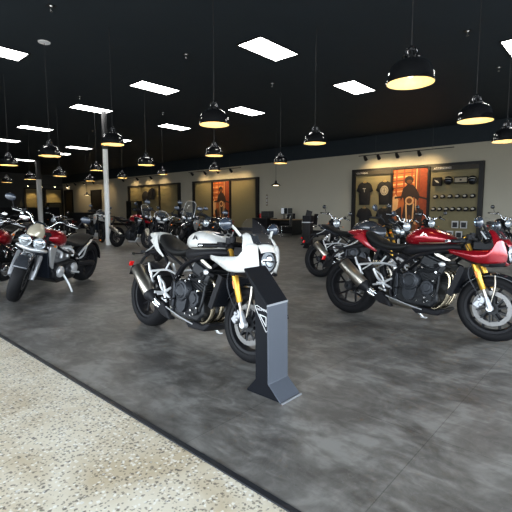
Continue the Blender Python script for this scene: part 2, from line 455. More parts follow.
def sport_chassis(B, muff_m=steel, fork_kind='gold', engine=True, peg_m=alu):
    """everything the faired and the naked road bikes share"""
    W = wheel(B, 'rear_wheel', 0.0, .322, .185, .222, 'cast5', False, (1,), .11, hub=.05)
    B.add('axle_nut', MB().lathe((0, 0, .322), (0, -1, 0), [(.0001, .06), (.018, .06), (.022, .075), (.034, .078), (.036, .06), (.048, .05)], 20), engine_grey, W)
    sp = MB().lathe((0, 0, .322), (0, 1, 0), [(.05, .088), (.11, .09), (.115, .094), (.11, .098), (.05, .10)], 36)
    B.add('sprocket', sp, disc_steel, W)
    wheel(B, 'front_wheel', 1.43, .300, .12, .222, 'cast5', True, (1, -1), .160, hub=.032)
    fork(B, (1.185, .935), (1.43, .305), .105, fork_kind, .0225)
    if fork_kind == 'gold':
        for sg in (1, -1):
            B.add('side_reflector', MB().box((1.312, sg*.130, .60), (.020, .006, .06), Matrix.Rotation(math.radians(-21), 3, 'Y')), orange, steer=True)
    B.add('front_mudguard', arc_shell(1.43, .300, .325, 18, 150, .066, .035), black_paint, steer=True, solid=.004)
    for sg in (1, -1):
        B.add('mudguard_stay', MB().tube([(1.43, sg*.085, .36), (1.45, sg*.078, .50), (1.44, sg*.066, .60)], [.005, .008, .007], 8, 3), steel, steer=True)
    # frame
    fr = MB()
    for sg in (1, -1):
        fr.tube([(1.20, sg*.045, .81), (1.08, sg*.12, .80), (.90, sg*.175, .765), (.74, sg*.175, .70), (.62, sg*.155, .60), (.55, sg*.14, .48), (.53, sg*.13, .33), (.56, sg*.12, .27)], [.035, .034, .032, .032, .033, .036, .034, .025], 10, 3, squash=.55)
        fr.tube([(.70, sg*.16, .68), (.50, sg*.13, .74), (.20, sg*.09, .83), (-.02, sg*.06, .87)], .014, 8, 3)
        fr.tube([(.56, sg*.14, .53), (.40, sg*.12, .68), (.22, sg*.09, .80)], .013, 8, 3)
        fr.tube([(1.14, sg*.10, .77), (1.05, sg*.15, .70), (.97, sg*.165, .60)], .018, 8, 3)
    fr.cyl((1.20, 0, .74), (1.165, 0, .86), .045, n=16)
    B.add('frame', fr, satin)
    for sg in (1, -1):
        pl = MB().prism([(.585, .27), (.615, .27), (.622, .40), (.618, .53), (.592, .55), (.596, .40)], 'y', sg*.165, sg*.185)
        B.add('frame_guard', pl, engine_grey, bevel=.004)
    sw = MB().tube([(.54, .10, .40), (.40, .115, .40), (.22, .125, .385), (.02, .115, .33)], [.05, .05, .045, .055], 12, 4, squash=.6)
    sw.tube([(.54, -.10, .40), (.46, -.10, .42), (.42, .0, .44), (.40, .10, .42)], [.045, .04, .04, .04], 10, 3)
    B.add('swingarm', sw, satin)
    ch = MB().tube([(.0, .094, .432), (.56, .094, .43)], .010, 6); ch.tube([(.0, .094, .212), (.56, .094, .36)], .010, 6)
    B.add('chain', ch, steel)
    B.add('chain_hugger', arc_shell(0, .322, .345, 42, 112, .085, .03), plastic, solid=.004)
    sk = MB().cyl((.42, 0, .62), (.50, 0, .40), .028, n=12)
    ps = []
    for i in range(60):
        a = i*0.62; f = i/59; ps.append((.43+.06*f + .036*math.cos(a)*.9, .036*math.sin(a), .60-.17*f + .036*math.cos(a)*.3))
    sk.tube(ps, .006, 6)
    B.add('rear_shock', sk, steel)
    if engine: triple_engine(B)
    # airbox and side panels under the tank
    B.add('airbox_panel', MB().loft([(.60, .74, .84, .08), (.70, .72, .86, .14), (.90, .755, .87, .155), (1.05, .79, .875, .13), (1.15, .80, .87, .08)], 20, 3), plastic)
    # radiator
    rot = Matrix.Rotation(math.radians(20), 3, 'Y')
    R_ = B.add('radiator', MB().box((1.155, 0, .52), (.035, .34, .27), rot), radiator_mat, bevel=.006)
    rf = MB()
    for i in range(18): rf.box(tuple(V((1.155, 0, .52)) + rot @ V((.019, 0, -.125+.25*i/17))), (.003, .33, .004), rot)
    for sg in (1, -1): rf.box(tuple(V((1.155, sg*.17, .52))), (.05, .02, .29), rot)
    B.add('radiator_fins', rf, plastic, R_)
    for sg in (1, -1):
        hs = MB().tube([(1.10, sg*.15, .64), (1.03, sg*.175, .66), (.96, sg*.17, .64)], .017, 10, 3)
        B.add('coolant_hose', hs, rubber)
    # exhaust
    for y in (-.105, -.01, .085):
        hp = MB().tube([(1.0, y, .60), (1.065, y, .575), (1.085, y-.0, .50), (1.08, y-.01, .40), (1.055, y*.9-.01, .31), (.99, y*.75-.02, .235), (.88, y*.6-.03, .205)], .0195, 12, 4)
        B.add('header_pipe', hp, pipe_steel)
    col = MB().loft([(.36, .235, .33, .05), (.42, .205, .32, .10), (.60, .18, .27, .13), (.80, .17, .235, .12), (.90, .175, .23, .08)], 16, 2, yc=-.02)
    B.add('collector_box', col, steel)
    bp = MB().prism([(.33, .31), (.345, .25), (.43, .20), (.56, .175), (.53, .235), (.44, .33)], 'y', -.175, -.10)
    B.add('collector_shield', bp, satin, bevel=.012)
    bp = MB().prism([(.74, .20), (.80, .155), (1.01, .165), (1.075, .225), (1.05, .245), (.98, .215), (.86, .225)], 'y', -.14, .13)
    B.add('belly_pan', bp, satin, bevel=.012)
    tr = MB().tube([(.50, -.178, .29), (.72, -.165, .23), (.86, -.145, .20)], .006, 6, 2)
    B.add('belly_trim', tr, alu)
    for k, off in enumerate((0, .035)):
        B.add('exhaust_link', MB().tube([(.40, -.14-off*.4, .25+off), (.33, -.175, .285+off*1.2), (.275+off*.4, -.185, .330+off*1.1), (.255+off*.4, -.19, .355+off*.8)], .0195, 12, 3), chrome)
    a = V((.295, -.19, .330)); b = V((-.025, -.20, .612)); d = (b-a).normalized()
    mf = MB().tube([a+d*.045, a+d*.06, a+d*.395, a+d*.41], [.054, .064, .064, .054], 28)
    M = B.add('muffler', mf, muff_m)
    mc = MB().tube([a-d*.02, a+d*.02, a+d*.05, a+d*.07], [.030, .052, .0665, .0665], 24)
    B.add('muffler_end', MB().tube([a+d*.395, a+d*.405, a+d*.415], [.0665, .062, .03], 24), satin, M)
    B.add('muffler_strap', MB().bar(a+d*.24+V((0, .05, .03)), V((.20, -.13, .50)), .02, .01), satin, M)
    B.add('muffler_cap', mc, satin, M)
    # cast brackets
    for sg in (1, -1):
        y0 = sg*.145
        br = MB()
        br.tube([(.57, y0, .60), (.43, y0, .622), (.26, y0, .60), (.14, y0, .578)], [.010, .010, .011, .013], 8, 3)
        br.tube([(.14, y0, .578), (.105, y0, .66)], [.014, .010], 8); br.tube([(.15, y0, .58), (.19, y0, .50), (.215, y0, .48)], [.016, .012, .008], 8)
        br.tube([(.30, y0, .60), (.20, y0, .53)], .008, 8); br.tube([(.40, y0, .62), (.46, y0, .70)], .009, 8)
        K = B.add('subframe_bracket', br, peg_m)
        pg = MB(); y1 = sg*.175
        pg.tube([(.345, y1, .555), (.40, y1, .46), (.46, y1, .415)], [.016, .014, .018], 8, 2)
        pg.tube([(.345, y1, .545), (.43, y1, .50), (.47, y1, .43)], [.010, .010, .012], 8, 2)
        pg.tube([(.46, y1, .42), (.555, y1, .475)], [.016, .010], 8); pg.tube([(.44, y1, .42), (.56, y1, .37)], [.016, .011], 8)
        pg.tube([(.46, y1, .41), (.35, y1, .385)], [.014, .010], 8); pg.tube([(.46, y1, .40), (.49, y1, .345)], [.012, .008], 8)
        pg.tube([(.42, y1, .36), (.50, y1, .335)], .009, 8)
        Pg = B.add('footrest_bracket', pg, peg_m)
        B.add('footrest', MB().tube([(.46, y1, .415), (.45, y1+sg*.10, .42)], [.014, .012], 10), peg_m, Pg)
        B.add('foot_lever', MB().tube([(.47, y1+sg*.015, .36), (.62, y1+sg*.02, .385), (.66, y1+sg*.02, .39), (.66, y1+sg*.055, .39)], .006, 8), satin, Pg)
    ks = MB().tube([(.60, .13, .25), (.66, .24, .12), (.70, .30, .055)], [.014, .011, .010], 8, 2)
    ks.box((.71, .31, .05), (.06, .03, .012))
    B.add('side_stand', ks, alu)
    # hoses and cables
    for sg in (1, -1):
        B.add('brake_hose', MB().tube([(1.20, sg*.12, .88), (1.27, sg*.15, .74), (1.245, sg*.14, .60), (1.31, sg*.13, .46), (1.36, sg*.10, .38)], .0048, 6, 4), engine_grey, steer=True)

def rear_end(B, dark=plastic, x0=0.0):
    """tail light, plate hanger and indicators"""
    tb = MB().tube([(x0+.12, 0, .80), (x0-.06, 0, .77), (x0-.20, 0, .74)], [.03, .026, .02], 8, 2)
    tb.tube([(x0-.10, 0, .765), (x0-.24, 0, .68), (x0-.33, 0, .56)], [.020, .015, .013], 8, 2)
    tb.box((x0-.17, 0, .755), (.10, .11, .028))
    tb.box((x0-.335, 0, .545), (.010, .17, .11), Matrix.Rotation(math.radians(25), 3, 'Y'))
    T = B.add('plate_hanger', tb, dark, bevel=.004)
    B.add('tail_light', MB().box((x0-.350, -.075, .615), (.018, .05, .055), Matrix.Rotation(math.radians(20), 3, 'Y')), red_lens, T, bevel=.006)
    B.add('seat_stay', MB().tube([(x0-.10, -.06, .765), (x0+.02, -.085, .80), (x0+.10, -.09, .85)], .007, 8, 2), alu, T)
    for sg in (1, -1): indicator(B, (x0-.19, sg*.04, .735), (x0-.21, sg*.14, .73), m=plastic)

def bike_rr(paint, rear, front, lean, label, group, steer=0.0, tail_top=None, emb=decal_dark):
    B = Bike(rear, front, lean, 1.43, label, group, steer); B.hero = True
    sport_chassis(B)
    rear_end(B)
    # seat and tail
    B.add('seat', MB().loft([(.145, .90, .965, .07), (.20, .85, .955, .105), (.29, .795, .915, .13), (.38, .765, .865, .142), (.48, .755, .840, .145), (.58, .76, .838, .13), (.66, .79, .860, .10)], 22, 3), vinyl)
    tl = MB().loft([(-.085, .938, .948, .02), (-.04, .915, .962, .062), (.04, .885, .972, .088), (.12, .86, .972, .10), (.19, .85, .955, .095)], 22, 3)
    tl.patch([[(.02, .098, .885), (.08, .112, .905), (.17, .118, .958)],
              [(.115, .120, .845), (.15, .126, .862), (.20, .128, .895)],
              [(.215, .134, .785), (.24, .142, .797), (.265, .144, .815)],
              [(.335, .140, .735), (.347, .148, .740), (.36, .148, .746)]], 3, True)
    B.add('tail_cowl', tl, paint, solid=.005)
    # tank
    T = B.add('fuel_tank', MB().loft([(.605, .86, .89, .035), (.635, .845, .945, .095, 2.2), (.70, .825, .990, .145, 2.4), (.79, .82, 1.015, .168, 2.5), (.89, .825, 1.008, .168, 2.5), (.98, .84, .978, .150, 2.4), (1.06, .855, .935, .11), (1.10, .86, .905, .06)], 26, 4), paint)
    B.add('filler_cap', MB().lathe((.93, 0, .985), (0.12, 0, 1), [(.052, -.01), (.052, .008), (.045, .013), (.02, .012), (.0001, .012)], 24), satin, T)
    em = MB()
    for sg in (1, -1): emblem(em, .84, .935, sg*.173, .044, sg)
    B.add('tank_badge', em, emb, T)
    B.add('tank_trim', MB().tube([(.80, -.172, .855), (.93, -.165, .862), (1.03, -.135, .87)], .007, 6, 2), steel, T)
    for sg in (1, -1):
        bd = MB().prism([(.955, .762), (.99, .765), (1.10, .715), (1.105, .70), (1.06, .705), (.97, .745)], 'y', sg*.186, sg*.190)
        B.add('frame_badge', bd, steel)
    # fairing: side blades sweeping into the nose
    g = [  # bottom, middle, top for stations from rear to front
        [(1.090, .190, .778), (1.085, .196, .795), (1.082, .191, .812)],
        [(1.18, .205, .755), (1.18, .222, .782), (1.18, .208, .808)],
        [(1.30, .215, .712), (1.30, .240, .765), (1.31, .218, .815)],
        [(1.38, .215, .704), (1.395, .240, .775), (1.43, .216, .830)],
        [(1.44, .200, .708), (1.44, .228, .795), (1.468, .206, .868)],
        [(1.50, .165, .715), (1.49, .195, .815), (1.485, .176, .918)],
        [(1.545, .115, .720), (1.535, .150, .820), (1.508, .135, .930)],
        [(1.562, .075, .728), (1.572, .102, .800), (1.520, .088, .922)]]
    F = B.add('fairing', MB().patch(g, 4, True), paint, solid=.006)
    # upright of the cowl that carries the screen
    for q in (1, -1):
        u = MB().patch([[(1.468, q*.206, .855), (1.485, q*.17, .905), (1.50, q*.115, .920)],
                    [(1.450, q*.198, .905), (1.462, q*.165, .94), (1.47, q*.115, .955)],
                    [(1.424, q*.180, .955), (1.43, q*.150, .975), (1.43, q*.11, .995)],
                    [(1.388, q*.160, .993), (1.392, q*.142, 1.0), (1.385, q*.12, 1.012)]], 4)
        B.add('screen_surround', u, paint, F, solid=.005)
    nb = MB().patch([[(1.520, .09, .922), (1.538, .045, .932), (1.542, 0, .935), (1.538, -.045, .932), (1.520, -.09, .922)],
                     [(1.560, .088, .885), (1.575, .045, .890), (1.580, 0, .892), (1.575, -.045, .890), (1.560, -.088, .885)],
                     [(1.572, .085, .862), (1.586, .045, .874), (1.590, 0, .878), (1.586, -.045, .874), (1.572, -.085, .862)]], 3)
    B.add('nose_panel', nb, paint, F, solid=.005)
    nb = MB().patch([[(1.562, .08, .728), (1.572, .04, .716), (1.576, 0, .714), (1.572, -.04, .716), (1.562, -.08, .728)],
              [(1.540, .07, .700), (1.550, .04, .695), (1.555, 0, .693), (1.550, -.04, .695), (1.540, -.07, .700)]], 3)
    B.add('chin_panel', nb, paint, F, solid=.005)
    ch = MB().patch([[(1.562, .09, .72), (1.50, .15, .712), (1.40, .20, .704), (1.28, .205, .715), (1.12, .185, .775)],
                     [(1.54, .075, .690), (1.48, .12, .680), (1.38, .15, .676), (1.26, .15, .700), (1.12, .15, .760)]], 4, True)
    B.add('lower_panel', ch, plastic, F, solid=.004)
    hl = MB().lathe((1.545, 0, .800), (1, 0, .12), [(.088, -.06), (.088, .025), (.082, .036), (.076, .030)], 36)
    Hh = B.add('headlight', hl, satin)
    B.add('headlight_lens', MB().lathe((1.545, 0, .800), (1, 0, .12), [(.078, .022), (.066, .040), (.04, .052), (.0001, .056)], 32), lens, Hh)
    bar = MB().box((1.60, 0, .805), (.012, .150, .012)).lathe((1.545, 0, .800), (1, 0, .12), [(.040, .05), (.046, .054), (.050, .048)], 28)
    B.add('headlight_bar', bar, satin, Hh)
    # screen
    sc = [[(1.542, 0, .938), (1.532, .05, .936), (1.498, .105, .930), (1.448, .150, .940), (1.395, .172, .965), (1.352, .160, 1.005)],
          [(1.470, 0, 1.025), (1.462, .05, 1.022), (1.436, .10, 1.010), (1.402, .135, 1.000), (1.372, .150, 1.005), (1.350, .150, 1.018)],
          [(1.385, 0, 1.095), (1.380, .05, 1.090), (1.366, .09, 1.075), (1.352, .115, 1.055), (1.345, .13, 1.045), (1.340, .135, 1.035)],
          [(1.320, 0, 1.130), (1.320, .04, 1.126), (1.320, .075, 1.11), (1.322, .10, 1.085), (1.325, .115, 1.062), (1.330, .12, 1.045)]]
    B.add('windscreen', MB().patch(sc, 3, True), screen_mat, F, solid=.003)
    # screen edge
    for sg in (1, -1):
        e = MB().tube([(1.542, 0, .94), (1.532, sg*.05, .938), (1.498, sg*.105, .932), (1.448, sg*.150, .942), (1.395, sg*.172, .967), (1.352, sg*.160, 1.007)], .004, 6, 2)
        B.add('screen_trim', e, engine_grey, F)
    B.add('dash', MB().box((1.33, 0, .96), (.03, .17, .10), Matrix.Rotation(math.radians(-35), 3, 'Y')), dash_mat, bevel=.008)
    dk = MB().box((1.36, 0, .86), (.20, .22, .07)).tube([(1.22, 0, .84), (1.50, 0, .84)], .02, 8)
    for sg in (1, -1): dk.tube([(1.24, sg*.04, .83), (1.38, sg*.12, .90), (1.42, sg*.16, .95)], .011, 8, 2)
    B.add('fairing_stay', dk, satin, bevel=.01)
    # clip-ons
    for sg in (1, -1):
        h = MB().tube([(1.205, sg*.105, .885), (1.185, sg*.16, .895), (1.13, sg*.31, .885)], .012, 10, 2)
        h.cyl((1.215, sg*.105, .87), (1.20, sg*.105, .905), .034, n=16)
        H = B.add('clip_on_bar', h, satin, steer=True)
        B.add('grip', MB().tube([(1.165, sg*.205, .892), (1.125, sg*.325, .884)], .018, 12), rubber, H, True)
        B.add('bar_end', MB().cyl((1.125, sg*.325, .884), (1.113, sg*.352, .882), .017, n=14), chrome, H, True)
        B.add('switchgear', MB().box((1.185, sg*.18, .90), (.06, .045, .045)).cyl((1.235, sg*.15, .91), (1.235, sg*.15, .96), .024, n=16).tube([(1.19, sg*.175, .89), (1.24, sg*.16, .90)], .014, 8), plastic, H, True, bevel=.004)
        B.add('lever', MB().tube([(1.215, sg*.185, .895), (1.20, sg*.25, .89), (1.165, sg*.335, .882)], [.008, .0065, .008], 8, 3), engine_grey, H, True)
        if sg < 0: B.add('reservoir', MB().cyl((1.255, sg*.135, .925), (1.255, sg*.135, .975), .022, n=16), satin, H, True)
    for sg in (1, -1):
        mirror(B, (1.375, sg*.165, .985), (1.345, .235 if sg > 0 else -.29, 1.062), False, mirror_glass, mirror_blue, (.034, .055, .050), paint if paint is white_paint else satin, .011)
        indicator(B, (1.42, sg*.15, .70), (1.40, sg*.235, .69), m=plastic)
    for sg in (1, -1):
        B.add('intake_cover', MB().ball((1.03, sg*.185, .665), (.032, .012, .024), 16, 8), alu)
    B.root.scale = (1.04, 1, 1)
    return B

def bike_naked(paint, rear, front, lean, label, group, steer=0.0, bug_eye=True, screen=False, heading=None, frame_m=satin, fork_kind='gold', tail_m=None, barm=satin):
    B = Bike(rear, front, lean, 1.43, label, group, steer, heading=heading)
    sport_chassis(B, fork_kind=fork_kind)
    rear_end(B)
    B.add('seat', MB().loft([(-.02, .905, .95, .06), (.08, .875, .945, .10), (.20, .83, .915, .12), (.28, .79, .875, .135), (.42, .76, .84, .14), (.56, .765, .84, .125), (.66, .80, .86, .09)], 20, 3), vinyl)
    tl = MB().loft([(-.13, .925, .94, .02), (-.06, .89, .94, .06), (.06, .83, .90, .09), (.20, .78, .85, .11), (.34, .745, .79, .12)], 18, 3)
    B.add('tail_cowl', tl, tail_m or paint)
    T = B.add('fuel_tank', MB().loft([(.605, .84, .88, .04), (.64, .82, .94, .10), (.72, .80, .995, .15), (.84, .79, 1.03, .175, 2.6), (.96, .80, 1.01, .175, 2.6), (1.06, .82, .965, .14), (1.13, .84, .92, .08)], 24, 4), paint)
    B.add('filler_cap', MB().lathe((.94, 0, 1.01), (.15, 0, 1), [(.05, -.01), (.05, .006), (.02, .01), (.0001, .01)], 20), satin, T)
    for q in (1, -1):
        sh = MB().patch([[(.98, q*.17, .90), (1.10, q*.18, .92), (1.24, q*.14, .90)], [(1.02, q*.185, .82), (1.13, q*.20, .83), (1.26, q*.15, .82)], [(1.10, q*.16, .70), (1.16, q*.175, .72), (1.22, q*.14, .74)]], 4)
        B.add('tank_shroud', sh, paint, solid=.005)
    if bug_eye:
        for sg in (1, -1):
            rot = Matrix.Rotation(math.radians(sg*14), 3, 'X')
            hb = MB().ball((1.375, sg*.075, .865), (.062, .072, .060), 18, 10, rot)
            H = B.add('headlight', hb, paint, steer=True)
            B.add('headlight_lens', MB().ball((1.400, sg*.078, .865), (.048, .062, .050), 18, 10, rot), lens, H, True)
        B.add('fly_screen', MB().patch([[(1.39, .10, .92), (1.41, 0, .925), (1.39, -.10, .92)], [(1.33, .09, .99), (1.35, 0, 1.0), (1.33, -.09, .99)]], 4), black_paint, steer=True, solid=.004)
    else:
        H = B.add('headlight', MB().lathe((1.33, 0, .90), (1, 0, -.05), [(.0001, -.09), (.05, -.08), (.085, -.03), (.092, .02), (.092, .045), (.085, .05), (.082, .04)], 28), black_paint, steer=True)
        B.add('headlight_lens', MB().lathe((1.33, 0, .90), (1, 0, -.05), [(.083, .038), (.06, .055), (.03, .062), (.0001, .064)], 28), lens, H, True)
        B.add('headlight_trim', MB().lathe((1.33, 0, .90), (1, 0, -.05), [(.03, .060), (.040, .063), (.043, .058)], 24), satin, H, True)
    B.add('dash', MB().box((1.27, 0, 1.02), (.03, .14, .085), Matrix.Rotation(math.radians(-40), 3, 'Y')), dash_mat, steer=True, bevel=.008)
    handlebar(B, (1.19, 0, .975), .39, .075, .10, True, m=barm)
    for sg in (1, -1):
        mirror(B, (1.16, sg*.24, 1.05), (1.13, sg*.34, 1.19), True)
        indicator(B, (1.34, sg*.08, .83), (1.34, sg*.18, .83), True)
    return B

def bike_classic(paint, rear, heading, lean, label, group, steer=0.0, engine_m=engine_black, cover=alu, front=None, pipes=chrome):
    B = Bike(rear, front, lean, 1.45, label, group, steer, head=(1.17, .86), rake=26, heading=heading)
    wheel(B, 'rear_wheel', 0.0, .325, .15, .225, 'wire', False, (-1,), .12)
    wheel(B, 'front_wheel', 1.45, .320, .10, .235, 'wire', True, (1,), .15)
    fork(B, (1.17, .92), (1.45, .32), .10, 'gaiter', .024)
    B.add('front_mudguard', arc_shell(1.45, .32, .345, 25, 165, .06, .03), paint, steer=True, solid=.004)
    B.add('rear_mudguard', arc_shell(0, .325, .375, 60, 185, .085, .03), paint, solid=.004)
    fr = MB()
    for sg in (1, -1):
        fr.tube([(1.16, 0, .82), (1.08, sg*.06, .66), (1.02, sg*.11, .35), (.90, sg*.12, .23), (.60, sg*.13, .23), (.52, sg*.13, .34)], .016, 10, 3)
        fr.tube([(1.15, 0, .84), (.80, sg*.07, .80), (.50, sg*.12, .76), (.10, sg*.12, .76), (-.12, sg*.10, .78)], .015, 10, 3)
        fr.tube([(.52, sg*.13, .34), (.50, sg*.13, .76)], .015, 8)
        fr.tube([(.53, sg*.12, .36), (.0, sg*.11, .325)], .02, 8)
    B.add('frame', fr, satin)
    E = B.add('engine', MB().prism([(.56, .27), (.62, .24), (.92, .24), (.98, .32), (.96, .42), (.88, .48), (.66, .48), (.56, .42)], 'y', -.15, .15), engine_m, bevel=.03)
    fi = MB()
    for i in range(9): fi.box((.83, 0, .49+i*.021), (.20+.0*i, .30, .008))
    fi.box((.83, 0, .58), (.15, .26, .20)); fi.box((.83, 0, .685), (.19, .30, .035))
    B.add('cylinder_block', fi, engine_m, E, bevel=.003)
    for sg in (1, -1):
        B.add('crankcase_cover', MB().lathe((.86, 0, .36), (0, sg, 0), [(.10, .145), (.095, .18), (.07, .195), (.03, .2), (.0001, .2)], 28), cover, E)
        B.add('gearbox_cover', MB().lathe((.68, 0, .36), (0, sg, 0), [(.085, .145), (.08, .175), (.05, .185), (.0001, .185)], 24), cover, E)
        B.add('header_pipe', MB().tube([(.90, sg*.10, .62), (1.0, sg*.12, .62), (1.06, sg*.13, .50), (1.02, sg*.15, .30), (.85, sg*.17, .24), (.55, sg*.18, .25)], .021, 12, 4), pipes)
        B.add('muffler', MB().tube([(.58, sg*.18, .25), (.48, sg*.185, .26), (.40, sg*.19, .27), (-.10, sg*.20, .32), (-.18, sg*.20, .33)], [.022, .032, .046, .048, .034], 18), pipes)
        B.add('side_panel', MB().prism([(.35, .58), (.58, .55), (.60, .73), (.32, .74)], 'y', sg*.11, sg*.15), paint, bevel=.02)
        s_ = MB().cyl((.02, sg*.15, .34), (.16, sg*.13, .70), .020, n=12)
        ps = [(.04+.10*i/50+.028*math.cos(i*.7), sg*.14+.028*math.sin(i*.7), .42+.24*i/50) for i in range(51)]
        s_.tube(ps, .005, 6)
        B.add('rear_shock', s_, satin)
        B.add('carburettor', MB().cyl((.72, sg*.07, .60), (.60, sg*.07, .60), .028, n=14).box((.67, sg*.07, .57), (.05, .05, .07)), alu, E)
    T = B.add('fuel_tank', MB().loft([(.58, .80, .84, .06), (.66, .775, .88, .11), (.80, .77, .95, .15, 2.6), (.93, .775, .975, .16, 2.6), (1.04, .79, .96, .14), (1.13, .82, .90, .07)], 22, 4), paint)
    B.add('filler_cap', MB().lathe((.92, 0, .972), (0, 0, 1), [(.04, -.01), (.04, .012), (.0001, .018)], 18), chrome, T)
    B.add('seat', MB().loft([(-.15, .80, .86, .08), (-.08, .775, .875, .12), (.10, .775, .875, .135), (.30, .765, .845, .13), (.50, .765, .84, .115), (.62, .79, .85, .08)], 20, 3), vinyl)
    H = B.add('headlight', MB().lathe((1.30, 0, .86), (1, 0, 0), [(.0001, -.12), (.05, -.10), (.085, -.05), (.097, .02), (.097, .035), (.09, .045), (.085, .035)], 28), black_paint, steer=True)
    B.add('headlight_lens', MB().lathe((1.30, 0, .86), (1, 0, 0), [(.086, .034), (.06, .052), (.0001, .060)], 28), lens, H, True)
    for sg in (1, -1):
        B.add('gauge', MB().lathe((1.20, sg*.06, 1.0), (-.4, 0, 1), [(.0001, -.05), (.035, -.04), (.042, 0), (.042, .012), (.0001, .012)], 20), chrome, steer=True)
    handlebar(B, (1.16, 0, .95), .39, .10, .16, True, m=chrome)
    for sg in (1, -1):
        mirror(B, (1.06, sg*.27, 1.04), (1.04, sg*.36, 1.20), True, black_paint, mirror_blue, round_=True, stalk=satin, sr=.006)
        indicator(B, (1.28, sg*.09, .82), (1.28, sg*.20, .82), True); indicator(B, (-.16, sg*.06, .76), (-.17, sg*.16, .76))
    B.add('tail_light', MB().cyl((-.22, 0, .74), (-.28, 0, .74), .035, n=16), red_lens)
    B.add('side_stand', MB().tube([(.62, .14, .24), (.70, .28, .06)], .012, 8), satin)
    return B

def bike_adventure(paint, rear, front, lean, label, group, steer=0.0, screen_h=1.38, heading=None, plate=alu, beak=True, accents=None, handguards=True, screen_m=None):
    B = Bike(rear, front, lean, 1.53, label, group, steer, head=(1.22, 1.0), rake=25, heading=heading)
    wheel(B, 'rear_wheel', 0.0, .33, .16, .225, 'cast10', False, (-1,), .13)
    wheel(B, 'front_wheel', 1.53, .335, .11, .245, 'cast10', True, (1, -1), .155)
    fork(B, (1.22, 1.03), (1.53, .335), .11, 'black', .027)
    B.add('front_mudguard', arc_shell(1.53, .335, .365, 30, 140, .065, .03), plastic, steer=True, solid=.004)
    if beak:
        B.add('beak', MB().loft([(1.28, .80, .90, .12), (1.40, .79, .87, .10), (1.55, .79, .83, .065), (1.66, .79, .80, .02)], 16, 3), paint)
    fr = MB()
    for sg in (1, -1):
        fr.tube([(1.20, sg*.03, .90), (1.05, sg*.12, .78), (.80, sg*.16, .66), (.58, sg*.14, .48), (.55, sg*.13, .32)], .022, 10, 3)
        fr.tube([(1.18, sg*.03, .84), (1.10, sg*.10, .62), (1.04, sg*.13, .34), (.80, sg*.13, .25), (.58, sg*.13, .30)], .014, 8, 3)
        fr.tube([(.66, sg*.13, .60), (.40, sg*.13, .78), (.0, sg*.12, .88), (-.15, sg*.10, .90)], .015, 8, 3)
    B.add('frame', fr, satin)
    B.add('swingarm', MB().tube([(.56, -.09, .40), (.3, -.115, .38), (.0, -.11, .33)], [.04, .035, .03], 10, 3).tube([(.56, .09, .40), (.3, .115, .38), (.0, .11, .33)], [.04, .035, .03], 10, 3), engine_grey)
    triple_engine(B, 0.02)
    B.add('skid_plate', MB().prism([(.66, .22), (.72, .19), (1.02, .20), (1.10, .33), (1.07, .35), (.99, .235), (.70, .23)], 'y', -.13, .13), plate, bevel=.01)
    B.add('radiator', MB().box((1.13, 0, .58), (.04, .30, .26), Matrix.Rotation(math.radians(14), 3, 'Y')), radiator_mat, bevel=.01)
    for y in (-.10, 0, .10):
        B.add('header_pipe', MB().tube([(1.0, y, .60), (1.06, y, .56), (1.08, y, .42), (1.03, y*.7, .28), (.88, y*.4, .24)], .018, 10, 3), steel)
    a, b = V((.32, -.19, .46)), V((-.08, -.21, .64)); d = (b-a)
    M = B.add('muffler', MB().tube([a-d*.25+V((0, .03, 0)), a, a+d*.05, b, b+d*.06], [.025, .04, .062, .062, .045], 20), steel)
    B.add('muffler_cap', MB().tube([a-d*.02, a+d*.12], [.05, .066], 20), satin, M)
    T = B.add('fuel_tank', MB().loft([(.62, .86, .92, .07), (.70, .84, .99, .13), (.84, .82, 1.05, .18, 2.6), (.98, .80, 1.07, .20, 2.6), (1.10, .82, 1.04, .18), (1.20, .86, .98, .12)], 24, 4), paint)
    for q in (1, -1):
        sh = MB().patch([[(.98, q*.20, .98), (1.14, q*.23, .97), (1.30, q*.17, .93)], [(1.0, q*.20, .86), (1.16, q*.24, .86), (1.32, q*.17, .86)], [(1.06, q*.17, .66), (1.14, q*.20, .66), (1.22, q*.17, .70)]], 4)
        B.add('radiator_shroud', sh, accents or paint, solid=.006)
    B.add('seat', MB().loft([(-.12, .93, .985, .09), (.0, .91, 1.0, .13), (.20, .88, .975, .14), (.32, .85, .915, .15), (.50, .84, .905, .14), (.66, .86, .93, .09)], 20, 3), vinyl)
    B.add('tail_cowl', MB().loft([(-.24, .90, .93, .05), (-.12, .87, .93, .11), (.10, .84, .91, .13), (.34, .81, .86, .14)], 16, 3), accents or plastic)
    B.add('luggage_rack', MB().tube([(-.02, .12, .99), (-.24, .11, .99), (-.28, 0, .99), (-.24, -.11, .99), (-.02, -.12, .99)], .011, 8, 3).box((-.16, 0, .99), (.18, .16, .012)), satin)
    B.add('rear_mudguard', MB().tube([(-.18, 0, .88), (-.32, 0, .70), (-.36, 0, .58)], [.05, .035, .03], 8, 2, squash=.4), plastic)
    B.add('tail_light', MB().box((-.25, 0, .905), (.03, .11, .035)), red_lens, bevel=.006)
    for sg in (1, -1):
        rot = Matrix.Rotation(math.radians(sg*22), 3, 'X')
        H = B.add('headlight', MB().ball((1.36, sg*.075, .99), (.07, .075, .05), 16, 10, rot), plastic, steer=False)
        B.add('headlight_lens', MB().ball((1.385, sg*.078, .99), (.055, .066, .042), 16, 10, rot), lens, H)
    s_ = [[(1.40, 0, 1.05), (1.385, .09, 1.045), (1.33, .16, 1.02)], [(1.34, 0, (1.05+screen_h)/2), (1.325, .10, (1.04+screen_h)/2), (1.28, .17, (1.03+screen_h)/2-.02)], [(1.26, 0, screen_h), (1.25, .085, screen_h-.01), (1.22, .145, screen_h-.06)]]
    W_ = B.add('windscreen', MB().patch(s_, 4, True), screen_m or screen_clear, solid=.004)
